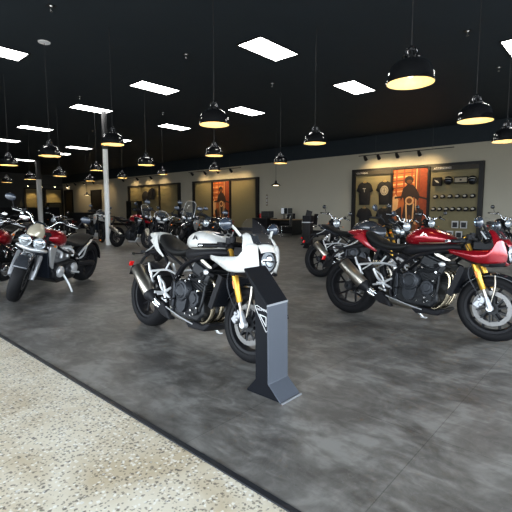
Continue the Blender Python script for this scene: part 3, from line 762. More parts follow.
    for sg in (1, -1):
        B.add('screen_edge', MB().tube([(1.26, 0, screen_h), (1.25, sg*.085, screen_h-.01), (1.22, sg*.145, screen_h-.06), (1.28, sg*.17, (1.03+screen_h)/2-.02), (1.33, sg*.16, 1.02)], .006, 6, 3), alu, W_)
    B.add('dash', MB().box((1.28, 0, 1.10), (.03, .17, .10), Matrix.Rotation(math.radians(-25), 3, 'Y')), dash_mat, bevel=.008)
    handlebar(B, (1.20, 0, 1.08), .42, .08, .12, True, guards=handguards)
    for sg in (1, -1):
        mirror(B, (1.15, sg*.26, 1.17), (1.13, sg*.36, 1.33), True, r=(.02, .07, .05))
        indicator(B, (1.32, sg*.14, .90), (1.33, sg*.24, .90), True)
    B.add('side_stand', MB().tube([(.62, .14, .28), (.72, .32, .06)], .012, 8), satin)
    for sg in (1, -1):
        B.add('footrest', MB().tube([(.50, sg*.12, .42), (.48, sg*.26, .41)], .013, 8), satin)
    return B

def bike_cruiser(paint_, rear, front, lean, label, group, steer=0.0, wb=1.70, twin=True, fly=None, bars=satin, cover=alu, heading=None, frontR=.325, frontW=.15, fork_kind='silver', tank_m=None):
    paint = tank_m or paint_
    B = Bike(rear, front, lean, wb, label, group, steer, head=(wb-.30, .90), rake=28, heading=heading)
    q = wb - 1.70
    wheel(B, 'rear_wheel', 0.0, .335, .24, .215, 'cast10', False, (-1,), .14, hub=.05)
    wheel(B, 'front_wheel', wb, frontR, frontW, .222, 'cast10', True, (1, -1), .155)
    fork(B, (wb-.325, .93), (wb, frontR), .125, fork_kind, .030)
    B.add('front_mudguard', arc_shell(wb, frontR, frontR+.028, 35, 140, frontW*.56, .035), graphite_paint if twin else paint, steer=True, solid=.005)
    B.add('mudguard_stay', MB().tube([(wb-.02, -.12, frontR+.02), (wb-.04, -.09, frontR+.30), (wb-.04, .09, frontR+.30), (wb-.02, .12, frontR+.02)], .009, 8, 2), satin, steer=True)
    B.add('rear_mudguard', arc_shell(0, .335, .385, 50, 175, .135, .05), paint if not twin else plastic, solid=.005)
    fr = MB()
    for sg in (1, -1):
        fr.tube([(1.38+q, sg*.04, .84), (1.25+q, sg*.16, .74), (1.0, sg*.21, .62), (.66, sg*.18, .56), (.50, sg*.15, .42), (.52, sg*.14, .28)], .032, 10, 3, squash=.6)
        fr.tube([(1.36+q, sg*.04, .76), (1.30+q, sg*.17, .55), (1.22+q, sg*.18, .34), (1.0, sg*.17, .20), (.60, sg*.15, .22)], .017, 10, 3)
        fr.tube([(.62, sg*.16, .56), (.40, sg*.15, .66), (.05, sg*.14, .70)], .02, 8, 3)
    B.add('frame', fr, satin)
    for k in (1, -1):
        B.add('rear_subframe', MB().tube([(.56, k*.17, .52), (.44, k*.19, .62), (.24, k*.18, .70), (.12, k*.15, .73)], .017, 8, 3).tube([(.60, k*.17, .48), (.44, k*.19, .50), (.32, k*.18, .66)], .014, 8, 3), alu)
    B.add('swingarm', MB().tube([(.54, .14, .38), (.3, .16, .37), (.0, .15, .335)], [.045, .045, .05], 10, 3).tube([(.54, -.13, .40), (.3, -.15, .38), (.0, -.14, .335)], [.04, .035, .04], 10, 3), satin)
    E = B.add('engine', MB().prism([(.60, .26), (.68, .19), (1.12, .18), (1.24, .26), (1.25, .38), (1.18, .46), (.72, .48), (.60, .42)], 'y', -.20, .20), engine_black, bevel=.03)
    cy = MB()
    for i in range(8): cy.box((.96, 0, .47+i*.022), (.50, .25, .010))
    cy.box((.96, 0, .55), (.46, .22, .18)); cy.box((.96, 0, .665), (.50, .26, .06))
    B.add('cylinder_block', cy, fork_alu if twin else engine_grey, E, bevel=.004)
    for sg in (1, -1):
        for xx, rr in ((1.12, .085), (.92, .075), (.74, .09)):
            B.add('crankcase_cover', MB().lathe((xx, 0, .35), (0, sg, 0), [(rr, .195), (rr*.95, .225), (rr*.7, .24), (.0001, .243)], 26), cover if xx != .92 else engine_grey, E)
        B.add('cam_cover', MB().box((.96, sg*.125, .665), (.48, .03, .05)), cover, E, bevel=.004)
        for i in range(3): B.add('intake_runner', MB().tube([(.80+.16*i, sg*.12, .66), (.80+.16*i, sg*.20, .62), (.83+.16*i, sg*.21, .55)], .022, 12, 3), cover, E)
    for i in range(3):
        B.add('header_pipe', MB().tube([(.84+.15*i, -.12, .60), (.86+.15*i, -.25, .58), (.84+.14*i, -.28, .42), (.70+.12*i, -.27, .28+.012*i), (.45+.05*i, -.25, .24+.01*i)], .026, 12, 4), cover)
    B.add('muffler', MB().tube([(.50, -.24, .25), (.40, -.25, .27), (-.18, -.27, .34), (-.26, -.27, .35)], [.05, .065, .07, .05], 20), steel)
    R_ = B.add('radiator', MB().box((1.31+q, 0, .46), (.06, .30, .38), Matrix.Rotation(math.radians(10), 3, 'Y')), radiator_mat, bevel=.012)
    for sg in (1, -1):
        co = MB().prism([(1.22+q, .74), (1.38+q, .78), (1.42+q, .70), (1.36+q, .46), (1.29+q, .40), (1.27+q, .60)], 'y', sg*.165, sg*.20)
        B.add('radiator_cowl', co, silver_paint if twin else plastic, R_, bevel=.015)
    T = B.add('fuel_tank', MB().loft([(.84, .72, .78, .08), (.90, .70, .86, .14), (.98, .68, .91, .185, 2.6), (1.10, .70, .94, .21, 2.6), (1.22, .74, .92, .19), (1.34, .79, .87, .10)], 24, 4), paint)
    B.add('filler_cap', MB().lathe((1.05, -.05, .93), (0, 0, 1), [(.045, -.01), (.045, .012), (.0001, .016)], 20), chrome, T)
    B.add('seat', MB().loft([(-.02, .74, .80, .10), (.10, .72, .82, .15), (.24, .69, .78, .16), (.34, .66, .735, .18), (.52, .65, .72, .19), (.72, .66, .76, .17), (.88, .70, .79, .10)], 20, 3), vinyl)
    hx = wb - .05
    if twin:
        for sg in (1, -1):
            H = B.add('headlight', MB().lathe((hx-.02, sg*.086, .815), (1, 0, -.04), [(.0001, -.09), (.05, -.08), (.072, -.05), (.079, 0), (.079, .03), (.074, .036), (.071, .028)], 28), chrome, steer=True)
            B.add('headlight_lens', MB().lathe((hx-.02, sg*.086, .815), (1, 0, -.04), [(.072, .024), (.055, .040), (.03, .048), (.0001, .050)], 28), lens, H, True)
            B.add('headlight_trim', MB().lathe((hx-.02, sg*.086, .815), (1, 0, -.04), [(.034, .045), (.040, .048), (.045, .040)], 24).box((hx+.028, sg*.086, .815), (.008, .12, .008)), satin, H, True)
        B.add('headlight_bracket', MB().tube([(hx-.10, -.18, .71), (hx-.03, -.11, .715), (hx-.02, 0, .705), (hx-.03, .11, .715), (hx-.10, .18, .71)], [.022, .028, .03, .028, .022], 10, 3), silver_paint, steer=True)
        B.add('fly_screen', MB().patch([[(hx-.03, .100, .885), (hx+.035, .045, .895), (hx+.05, 0, .90), (hx+.035, -.045, .895), (hx-.03, -.100, .885)],
                                        [(hx-.06, .100, .96), (hx, .05, .98), (hx+.015, 0, .985), (hx, -.05, .98), (hx-.06, -.100, .96)],
                                        [(hx-.11, .060, 1.03), (hx-.09, .03, 1.05), (hx-.08, 0, 1.055), (hx-.09, -.03, 1.05), (hx-.11, -.060, 1.03)]], 4), fly or beige_paint, steer=True, solid=.006)
    else:
        H = B.add('headlight', MB().lathe((hx-.06, 0, .86), (1, 0, 0), [(.0001, -.13), (.06, -.11), (.10, -.04), (.112, .02), (.112, .04), (.10, .045)], 30), chrome, steer=True)
        B.add('headlight_lens', MB().lathe((hx-.06, 0, .86), (1, 0, 0), [(.102, .040), (.07, .06), (.0001, .07)], 30), lens, H, True)
    B.add('dash', MB().box((hx-.17, 0, 1.02), (.03, .12, .09), Matrix.Rotation(math.radians(-30), 3, 'Y')), dash_mat, steer=True, bevel=.01)
    handlebar(B, (wb-.38, 0, 1.0), .44, .10, .22, True, r=.015, m=bars)
    for sg in (1, -1):
        if twin: mirror(B, (wb-.58, sg*.42, 1.08), (wb-.56, sg*.50, 1.22), True, r=(.02, .07, .05))
        else: mirror(B, (wb-.50, sg*.30, 1.10), (wb-.48, sg*.42, 1.22), True, r=(.02, .07, .05), shell=chrome, stalk=chrome)
        indicator(B, (wb-.20, sg*.12, .80), (wb-.20, sg*.26, .80), True)
        indicator(B, (-.10, sg*.08, .72), (-.12, sg*.20, .72), m=orange)
        B.add('footrest', MB().tube([(.86, sg*.20, .33), (.86, sg*.36, .33)], .016, 8), alu)
    B.add('side_stand', MB().tube([(1.05, .20, .32), (1.0, .29, .17), (1.02, .37, .055)], [.020, .017, .015], 10, 2).box((1.04, .38, .05), (.09, .04, .012)), alu)
    B.add('tail_light', MB().box((-.30, 0, .60), (.03, .10, .04)), red_lens, bevel=.005)
    return B

# ------------------------------------------------------------------ room
H_CEIL = 4.52; XW = 17.7; YE = 41.0; X0 = -4.0; Y0 = -4.0; XS = 1.237
beige = mat('wall_beige', (0.50, 0.47, 0.385), 0.85, 0, 0, 0.03, 2)
wall_dark = mat('wall_charcoal', (0.055, 0.06, 0.065), 0.8, 0, 0, 0.08, 2)
ceil_black = mat('ceiling_black', (0.024, 0.033, 0.043), 0.7, 0, 0, 0.15, 3, spec=0.3)
frame_black = mat('frame_black', (0.008, 0.008, 0.009), 0.5, 0, 0, 0.2)
base_black = mat('baseboard_black', (0.012, 0.012, 0.012), 0.6)
slat_m = mat('slat_olive', (0.235, 0.20, 0.105), 0.6, 0, 0, 0.10, 12)
post_white = mat('post_white', (0.82, 0.83, 0.82), 0.5, 0, 0, 0.03)
post_grey = mat('post_grey', (0.04, 0.04, 0.042), 0.6)
metal_dark = mat('window_frame_metal', (0.03, 0.03, 0.035), 0.4, 0.6)

def floor_vinyl():
    m = bpy.data.materials.new('vinyl_tile'); m.use_nodes = True; nt = m.node_tree; N = nt.nodes; L = nt.links
    b = N['Principled BSDF']; tc = N.new('ShaderNodeTexCoord')
    mp = N.new('ShaderNodeMapping'); mp.inputs['Location'].default_value = (-XS, 0.22, 0); L.new(tc.outputs['Object'], mp.inputs['Vector'])
    n1 = N.new('ShaderNodeTexNoise'); n1.inputs['Scale'].default_value = 2.6; n1.inputs['Detail'].default_value = 9; n1.inputs['Roughness'].default_value = 0.66; n1.inputs['Distortion'].default_value = 0.5
    L.new(mp.outputs['Vector'], n1.inputs['Vector'])
    n2 = N.new('ShaderNodeTexNoise'); n2.inputs['Scale'].default_value = 14; n2.inputs['Detail'].default_value = 7; n2.inputs['Distortion'].default_value = 0.9
    mp2 = N.new('ShaderNodeMapping'); mp2.inputs['Scale'].default_value = (1, .45, 1); mp2.inputs['Rotation'].default_value = (0, 0, .7); L.new(tc.outputs['Object'], mp2.inputs['Vector']); L.new(mp2.outputs['Vector'], n2.inputs['Vector'])
    mixn = N.new('ShaderNodeMath'); mixn.operation = 'MULTIPLY_ADD'; mixn.inputs[1].default_value = 0.32
    ml = N.new('ShaderNodeMath'); ml.operation = 'MULTIPLY'; ml.inputs[1].default_value = 0.68; L.new(n1.outputs['Fac'], ml.inputs[0])
    L.new(n2.outputs['Fac'], mixn.inputs[0]); L.new(ml.outputs[0], mixn.inputs[2])
    r = N.new('ShaderNodeValToRGB'); r.color_ramp.elements[0].position = .40; r.color_ramp.elements[0].color = (0.082, 0.076, 0.069, 1)
    r.color_ramp.elements[1].position = .60; r.color_ramp.elements[1].color = (0.245, 0.236, 0.218, 1)
    e = r.color_ramp.elements.new(.50); e.color = (0.146, 0.139, 0.127, 1)
    L.new(mixn.outputs[0], r.inputs['Fac'])
    # hairline scratches
    sc = N.new('ShaderNodeTexNoise'); sc.inputs['Scale'].default_value = 5; sc.inputs['Detail'].default_value = 2; sc.inputs['Distortion'].default_value = 3
    L.new(mp.outputs['Vector'], sc.inputs['Vector'])
    ab = N.new('ShaderNodeMath'); ab.operation = 'COMPARE'; ab.inputs[1].default_value = 0.5; ab.inputs[2].default_value = 0.0035; L.new(sc.outputs['Fac'], ab.inputs[0])
    br = N.new('ShaderNodeTexBrick'); br.offset = 0.0; br.inputs['Scale'].default_value = 1.0
    br.inputs['Brick Width'].default_value = .92; br.inputs['Row Height'].default_value = .92; br.inputs['Mortar Size'].default_value = .0028; br.inputs['Mortar Smooth'].default_value = .4
    br.inputs['Color1'].default_value = (1, 1, 1, 1); br.inputs['Color2'].default_value = (.90, .90, .90, 1); br.inputs['Mortar'].default_value = (.62, .62, .62, 1)
    L.new(mp.outputs['Vector'], br.inputs['Vector'])
    mu = N.new('ShaderNodeMix'); mu.data_type = 'RGBA'; mu.blend_type = 'MULTIPLY'; mu.inputs[0].default_value = 1
    L.new(r.outputs['Color'], mu.inputs[6]); L.new(br.outputs['Color'], mu.inputs[7])
    m2 = N.new('ShaderNodeMix'); m2.data_type = 'RGBA'; m2.inputs[7].default_value = (.20, .20, .195, 1)
    fa = N.new('ShaderNodeMath'); fa.operation = 'MULTIPLY'; fa.inputs[1].default_value = .35; L.new(ab.outputs[0], fa.inputs[0])
    L.new(fa.outputs[0], m2.inputs[0]); L.new(mu.outputs[2], m2.inputs[6]); L.new(m2.outputs[2], b.inputs['Base Color'])
    mr = N.new('ShaderNodeMapRange'); mr.inputs['To Min'].default_value = .30; mr.inputs['To Max'].default_value = .52; L.new(mixn.outputs[0], mr.inputs['Value']); L.new(mr.outputs['Result'], b.inputs['Roughness'])
    bp = N.new('ShaderNodeBump'); bp.inputs['Strength'].default_value = .15; bp.inputs['Distance'].default_value = .004; L.new(mixn.outputs[0], bp.inputs['Height']); L.new(bp.outputs['Normal'], b.inputs['Normal'])
    return m
def floor_concrete():
    m = bpy.data.materials.new('polished_aggregate'); m.use_nodes = True; nt = m.node_tree; N = nt.nodes; L = nt.links
    b = N['Principled BSDF']; tc = N.new('ShaderNodeTexCoord')
    def ramp(src, stops):
        r = N.new('ShaderNodeValToRGB'); r.color_ramp.elements[0].position, r.color_ramp.elements[0].color = stops[0]
        r.color_ramp.elements[1].position, r.color_ramp.elements[1].color = stops[1]
        L.new(src, r.inputs['Fac']); return r
    n1 = N.new('ShaderNodeTexNoise'); n1.inputs['Scale'].default_value = 2.2; n1.inputs['Detail'].default_value = 6; n1.inputs['Distortion'].default_value = .8; L.new(tc.outputs['Object'], n1.inputs['Vector'])
    base = ramp(n1.outputs['Fac'], [(.32, (.56, .465, .32, 1)), (.66, (.78, .72, .59, 1))])
    cur = base.outputs['Color']
    nd = N.new('ShaderNodeTexNoise'); nd.inputs['Scale'].default_value = 60; nd.inputs['Detail'].default_value = 2; L.new(tc.outputs['Object'], nd.inputs['Vector'])
    vm = N.new('ShaderNodeVectorMath'); vm.operation = 'MULTIPLY_ADD'; vm.inputs[1].default_value = (.022, .022, .022); L.new(nd.outputs['Color'], vm.inputs[0]); L.new(tc.outputs['Object'], vm.inputs[2])
    for scale, lo, hi, dark, amt, seed in ((44, .26, .40, (.08, .065, .05, 1), .75, .66), (64, .30, .44, (.14, .12, .09, 1), .70, .45), (47, .26, .42, (.92, .90, .84, 1), .7, .50), (26, .16, .26, (.06, .05, .045, 1), .8, .72)):
        vo = N.new('ShaderNodeTexVoronoi'); vo.inputs['Scale'].default_value = scale; L.new(vm.outputs['Vector'], vo.inputs['Vector'])
        sz = N.new('ShaderNodeSeparateColor'); L.new(vo.outputs['Color'], sz.inputs[0])
        gt = N.new('ShaderNodeMath'); gt.operation = 'GREATER_THAN'; gt.inputs[1].default_value = seed; L.new(sz.outputs[0], gt.inputs[0])
        mr = N.new('ShaderNodeMapRange'); mr.inputs['From Min'].default_value = hi; mr.inputs['From Max'].default_value = lo; L.new(vo.outputs['Distance'], mr.inputs['Value'])
        # irregular size per stone
        ad = N.new('ShaderNodeMath'); ad.operation = 'MULTIPLY'; L.new(mr.outputs['Result'], ad.inputs[0]); L.new(gt.outputs[0], ad.inputs[1])
        a2 = N.new('ShaderNodeMath'); a2.operation = 'MULTIPLY'; a2.inputs[1].default_value = amt; L.new(ad.outputs[0], a2.inputs[0])
        mx = N.new('ShaderNodeMix'); mx.data_type = 'RGBA'; L.new(a2.outputs[0], mx.inputs[0]); L.new(cur, mx.inputs[6]); mx.inputs[7].default_value = dark
        cur = mx.outputs[2]
    L.new(cur, b.inputs['Base Color']); b.inputs['Roughness'].default_value = .42
    return m

struct('floor', MB().box(((XS+XW)/2+.05, (Y0+YE)/2, -.05), (XW-XS+.1, YE-Y0, .1)), floor_vinyl())
struct('floor', MB().box(((XS+X0)/2, (Y0+YE)/2, -.05), (XS-X0, YE-Y0, .1)), floor_concrete())
struct('trim_1', MB().box((XS+.002, (Y0+YE)/2, .002), (.032, YE-Y0-.02, .010)), mat('transition_strip', (.018, .020, .024), .45, .2, 0, .2), bevel=.002)
struct('ceiling', MB().box(((X0+XW)/2, (Y0+YE)/2, H_CEIL+.1), (XW-X0+.4, YE-Y0+.4, .2)), ceil_black)
struct('wall_far', MB().box((XW+.1, (Y0+YE)/2, H_CEIL/2), (.2, YE-Y0+.4, H_CEIL)), beige)
struct('trim_2', MB().box((XW-.012, (Y0+YE)/2, (3.77+H_CEIL)/2), (.024, YE-Y0, H_CEIL-3.77)), ceil_black)
struct('wall_end', MB().box(((X0+XW)/2, YE+.1, H_CEIL/2), (XW-X0, .2, H_CEIL)), wall_dark)
struct('baseboard_far', MB().box((XW-.012, (Y0+YE)/2, .09), (.024, YE-Y0, .18)), base_black)
struct('baseboard_end', MB().box(((X0+XW)/2, YE-.012, .09), (XW-X0, .024, .18)), base_black)
# glazed shop fronts behind the camera: sill, header and mullions
def storefront(name, along, a, b, at):
    mb = MB(); ln = b - a
    def bx(u0, u1, z0, z1, t=.12):
        if along == 'x': mb.box(((u0+u1)/2, at, (z0+z1)/2), (u1-u0, t, z1-z0))
        else: mb.box((at, (u0+u1)/2, (z0+z1)/2), (t, u1-u0, z1-z0))
    bx(a, b, 0, .10); bx(a, b, 3.1, 3.22); bx(a, b, 3.22, H_CEIL, .2)
    n = max(2, round(ln/2.0))
    for i in range(n+1):
        u = a + ln*i/n; bx(u-.03, u+.03, .1, 3.1, .10)
    return struct(name, mb, metal_dark)
storefront('window_1', 'x', X0, 12.0, Y0)
storefront('window_2', 'y', Y0, 12.0, X0)
struct('wall_right', MB().box(((12+XW)/2, Y0, H_CEIL/2), (XW-12, .2, H_CEIL)), beige)
struct('wall_left', MB().box((X0, (12+YE)/2, H_CEIL/2), (.2, YE-12, H_CEIL)), wall_dark)

# ------------------------------------------------------------------ columns
def post(x, y, r, label):
    t = empty('support_post', (x, y, 0)); tag(t, label, 'post')
    obj('lower_shaft', MB().lathe((0, 0, 0), (0, 0, 1), [(.0001, 0), (r, 0), (r, 3.25), (.0001, 3.25)], 28), post_white, t)
    obj('upper_shaft', MB().lathe((0, 0, 0), (0, 0, 1), [(.0001, 3.25), (r*.97, 3.25), (r*.97, H_CEIL), (.0001, H_CEIL)], 28), post_grey, t)
post(7.25, 13.38, .085, 'white painted round steel post standing among the bikes, grey towards the ceiling')
post(11.2, 29.6, .16, 'distant pale round post in front of the lit display wall at the far end')

# ------------------------------------------------------------------ ceiling lights
led = mat('led_diffuser', (.9, .9, .9), .5, emit=(1, .985, .95), estr=13.0)
white_metal = mat('white_metal', (.85, .85, .88), .4)
def nice(i): return ['', '.001'][0]
troffers = [(2.465*1+0, 0, 0)]
def add_light(x, y, label, group='recessed ceiling lights'):
    t = empty('ceiling_light', (x, y, H_CEIL)); tag(t, label, 'ceiling light', group)
    fr = MB()
    for (c, s) in (((0, .315, -.004), (1.26, .03, .03)), ((0, -.315, -.004), (1.26, .03, .03)), ((.615, 0, -.004), (.03, .60, .03)), ((-.615, 0, -.004), (.03, .60, .03))): fr.box(c, s)
    obj('light_frame', fr, frame_black, t)
    obj('diffuser', MB().box((0, 0, -.008), (1.18, .60, .014)), led, t)
LIGHTS = [
 (6.87, 5.80, 'largest fully visible bright rectangular ceiling light, above the white motorcycle'),
 (10.50, 5.80, 'bright rectangular ceiling light left of the biggest pendant lamp, above the clothing display wall'),
 (3.02, 10.05, 'bright rectangular ceiling light cut by the left edge, next to the round ceiling speaker'),
 (6.87, 9.85, 'bright rectangular ceiling light up and left of the pendant lamp over the white motorcycle'),
 (10.50, 9.83, 'small bright rectangular ceiling light just right of the pendant lamp over the white motorcycle'),
 (6.84, 13.40, 'bright rectangular ceiling light directly above the top of the white post'),
 (10.50, 13.80, 'bright ceiling light right of the pendant lamp that overlaps the white post'),
 (6.87, 18.2, 'bright rectangular ceiling light next left from the one above the white post'),
 (10.50, 18.2, 'thin bright ceiling light partly hidden behind the pendant lamp beside the white post'),
 (7.0, 22.3, 'thin bright ceiling light touching the left edge of the photo above the left pendant lamps'),
 (10.50, 22.1, 'thin bright ceiling light just left of the white post, above small far pendants'),
 (10.70, 25.1, 'thin bright ceiling light half hidden behind a pendant lamp over the silver twin-headlight motorcycle'),
 (10.52, 30.1, 'farthest thin bright ceiling light, low at the left beside a pendant lamp rim'),
 (10.25, 1.82, 'bright rectangular ceiling light cut off by the right edge of the photo'),
]
for x, y, l in LIGHTS: add_light(x, y, l)

# speaker, sprinklers, ceiling boxes
t = empty('ceiling_speaker', (3.6, 8.88, H_CEIL)); tag(t, 'round white flush ceiling speaker near the left ceiling light', 'speaker')
obj('speaker_ring', MB().lathe((0, 0, 0), (0, 0, -1), [(.0001, 0), (.115, 0), (.113, .012), (.103, .016), (.099, .010)], 32), white_metal, t)
obj('speaker_grille', MB().lathe((0, 0, 0), (0, 0, -1), [(.100, .010), (.06, .014), (.0001, .016)], 28), mat('grille_grey', (.85, .87, .95), .5), t)
SPR = [(3.07, 7.28, 'sprinkler head above the round ceiling speaker'), (5.81, 7.2, 'sprinkler head left of the largest ceiling light'), ]
def px(x, y, z):  # photo ray to a height, worked out beforehand
    return None
for (x, y, l) in [(3.08, 7.26, 'chrome sprinkler head on the black ceiling above the round speaker'),
                  (5.89, 7.29, 'small chrome sprinkler head between two ceiling lights, left of the largest one'),
                  (8.70, 7.23, 'small sprinkler head right of the pendant lamp over the white motorcycle'),
                  (8.68, 2.47, 'chrome sprinkler head to the right of the biggest pendant lamp'),
                  (11.31, 2.50, 'small sprinkler head between the two rightmost pendant lamps'),
                  (5.89, 12.22, 'small sprinkler head just above the ceiling light over the white post'),
                  (8.72, 12.09, 'small sprinkler head between two ceiling lights right of the white post'),
                  (8.67, 16.95, 'tiny sprinkler head just left of the upper part of the white post')]:
    t = empty('sprinkler_head', (x, y, H_CEIL)); tag(t, l, 'sprinkler', 'ceiling sprinklers')
    obj('escutcheon', MB().lathe((0, 0, 0), (0, 0, -1), [(.0001, 0), (.035, 0), (.03, .012), (.0001, .014)], 16), chrome, t)
    obj('nozzle', MB().cyl((0, 0, -.01), (0, 0, -.055), .011, n=10).tube([(-.016, 0, -.03), (-.02, 0, -.06), (0, 0, -.085)], .004, 6).tube([(.016, 0, -.03), (.02, 0, -.06), (0, 0, -.085)], .004, 6).cyl((0, 0, -.085), (0, 0, -.09), .022, n=12), chrome, t)
    obj('ceiling_stub', MB().box((0, 0, -.002), (.12, .12, .012)), frame_black, t)
# pale seams and hanger wires on the ceiling
rod_m = mat('rod_grey', (.05, .055, .06), .5)
def hanger(x, y, z0, label):
    t = empty('hanger_rod', (x, y, H_CEIL)); tag(t, label, 'rod', 'ceiling hanger rods')
    obj('rod', MB().cyl((0, 0, 0), (0, 0, z0-H_CEIL), .008, n=8), rod_m, t); obj('rod_plate', MB().box((0, 0, -.01), (.08, .08, .02)), frame_black, t)

# ------------------------------------------------------------------ pendant lamps
shade_m = mat('gloss_black_enamel', (.006, .006, .007), .10, 0, 1.0, .1, rvar=.03)
cream = mat('cream_enamel', (.90, .70, .36), .45, 0, 0, .02)
bulb_m = mat('lamp_bulb', (1, .9, .7), .4, emit=(1, .80, .48), estr=5)
cord_m = mat('cord_black', (.02, .02, .022), .5)
def make_pendant(first=True):
    t = empty('pendant_lamp')
    obj('cord', MB().cyl((0, 0, .325), (0, 0, 2.3), .005, n=8), cord_m, t)
    sh = MB()
    prof = [(.222, -.004), (.227, .0), (.226, .012), (.219, .016), (.217, .055), (.208, .10), (.190, .138), (.160, .170), (.120, .192), (.075, .204), (.05, .207)]
    sh.lathe((0, 0, 0), (0, 0, 1), prof, 40)
    S = obj('lamp_shade', sh, shade_m, t)
    inn = [(.222, -.004), (.215, .004), (.211, .05), (.201, .093), (.182, .130), (.152, .161), (.112, .183), (.07, .195), (.0001, .198)]
    obj('shade_lining', MB().lathe((0, 0, 0), (0, 0, 1), inn, 40), cream, S)
    cg = MB().lathe((0, 0, 0), (0, 0, 1), [(.052, .205), (.052, .232), (.036, .236), (.034, .285), (.044, .287), (.044, .298), (.014, .302), (.012, .325), (.0001, .33)], 20)
    for i in range(6):
        a = 2*PI*i/6
        cg.tube([(.056*math.cos(a), .056*math.sin(a), .215), (.060*math.cos(a), .060*math.sin(a), .275), (.044*math.cos(a), .044*math.sin(a), .295)], .007, 6)
        cg.tube([(.085*math.cos(a), .085*math.sin(a), .198), (.080*math.cos(a), .080*math.sin(a), .232), (.05*math.cos(a), .05*math.sin(a), .235)], .0065, 6)
    obj('lamp_socket', cg, mat('dark_chrome', (.16, .16, .165), .16, 1.0, 0, .1), t)
    obj('bulb', MB().ball((0, 0, .10), (.045, .045, .055), 16, 10), bulb_m, t)
    return t
PEND = [ # photo position of the rim centre back-projected to the rim height
 (3.84, 1.56, 2.34, 1.0, 'biggest glossy black dome pendant lamp, over the red sport motorcycle'),
 (4.06, 4.43, 2.39, 1.0, 'glossy black dome pendant lamp hanging above the tank of the white motorcycle'),
 (5.79, 1.51, 2.30, 1.0, 'black dome pendant lamp right of the biggest one, over the nose of the red motorcycle'),
 (6.65, 4.48, 2.44, 1.0, 'black dome pendant lamp in the middle, left of the light above the clothing display'),
 (4.11, 7.29, 2.42, 1.0, 'black dome pendant lamp overlapping the white post'),
 (3.61, 8.90, 2.30, 1.0, 'black dome pendant lamp above the silver twin-headlight motorcycle'),
 (6.78, 7.41, 2.48, 1.0, 'small black dome pendant lamp directly under the one above the white motorcycle'),
 (9.89, 7.89, 2.59, 1.0, 'small black dome pendant lamp just above the tiny cone lamp by the office desk'),
 (6.17, 9.33, 2.35, 1.0, 'small black dome pendant lamp over the display of jackets on the far wall'),
 (3.71, 11.63, 2.32, 1.0, 'black dome pendant lamp touching the left edge of the photo'),
 (6.05, 14.22, 2.33, 1.0, 'small black dome pendant lamp left of the white post, above the lit end-wall display'),
 (6.06, 16.80, 2.35, 1.0, 'small black dome pendant lamp above the dark end wall, second from the left edge'),
 (7.15, 13.83, 2.57, 1.0, 'small black dome pendant lamp hanging directly left of the white post'),
 (6.25, 19.94, 2.39, 1.0, 'smallest black dome pendant lamp nearest the left edge against the dark end wall'),
 (10.27, 11.21, 2.62, 1.0, 'smallest of three pendant lamps hanging one below another above the white motorcycle'),
 (7.75, 1.55, 2.29, 1.0, 'black dome pendant lamp cut by the right edge of the photo'),
 (9.13, 15.53, 2.51, 1.0, 'tiny black dome pendant lamp immediately right of the white post'),
 (9.07, 18.15, 2.51, 1.0, 'tiny black dome pendant lamp immediately left of the white post, over the adventure motorcycle'),
 (10.24, 14.32, 2.65, 1.0, 'small black dome pendant lamp over the right half of the jacket display'),
]
proto = None
for i, (x, y, z, s, l) in enumerate(PEND):
    if proto is None: proto = make_pendant(); t = proto
    else: t = copy_tree(proto)
    t.location = (x, y, z); t.scale = (.93, .93, 1); tag(t, l, 'pendant lamp', 'black dome pendant lamps')
    ld = bpy.data.lights.new('lamp_light', 'POINT'); ld.energy = 4.5; ld.color = (1, .80, .52); ld.shadow_soft_size = .05
    lo = bpy.data.objects.new('lamp_glow', ld); COL.objects.link(lo); lo.location = (x, y, z + .06)
def cone_pendant(x, y, z, label):
    t = empty('cone_pendant', (x, y, z)); tag(t, label, 'pendant lamp', 'small cone lamps over the desks')
    obj('cord', MB().cyl((0, 0, .16), (0, 0, H_CEIL-z), .007, n=8), cord_m, t)
    obj('lamp_shade', MB().lathe((0, 0, 0), (0, 0, 1), [(.20, 0), (.198, .015), (.09, .09), (.05, .11), (.035, .20), (.0001, .21)], 28), frame_black, t)
    obj('bulb', MB().lathe((0, 0, 0), (0, 0, -1), [(.13, -.02), (.10, .0), (.0001, .01)], 20), bulb_m, t)
cone_pendant(13.34, 10.87, 2.20, 'tiny black cone lamp hanging over the office desk')
cone_pendant(11.96, 24.43, 2.10, 'tiny black cone lamp hanging far back over the adventure motorcycle behind the post')

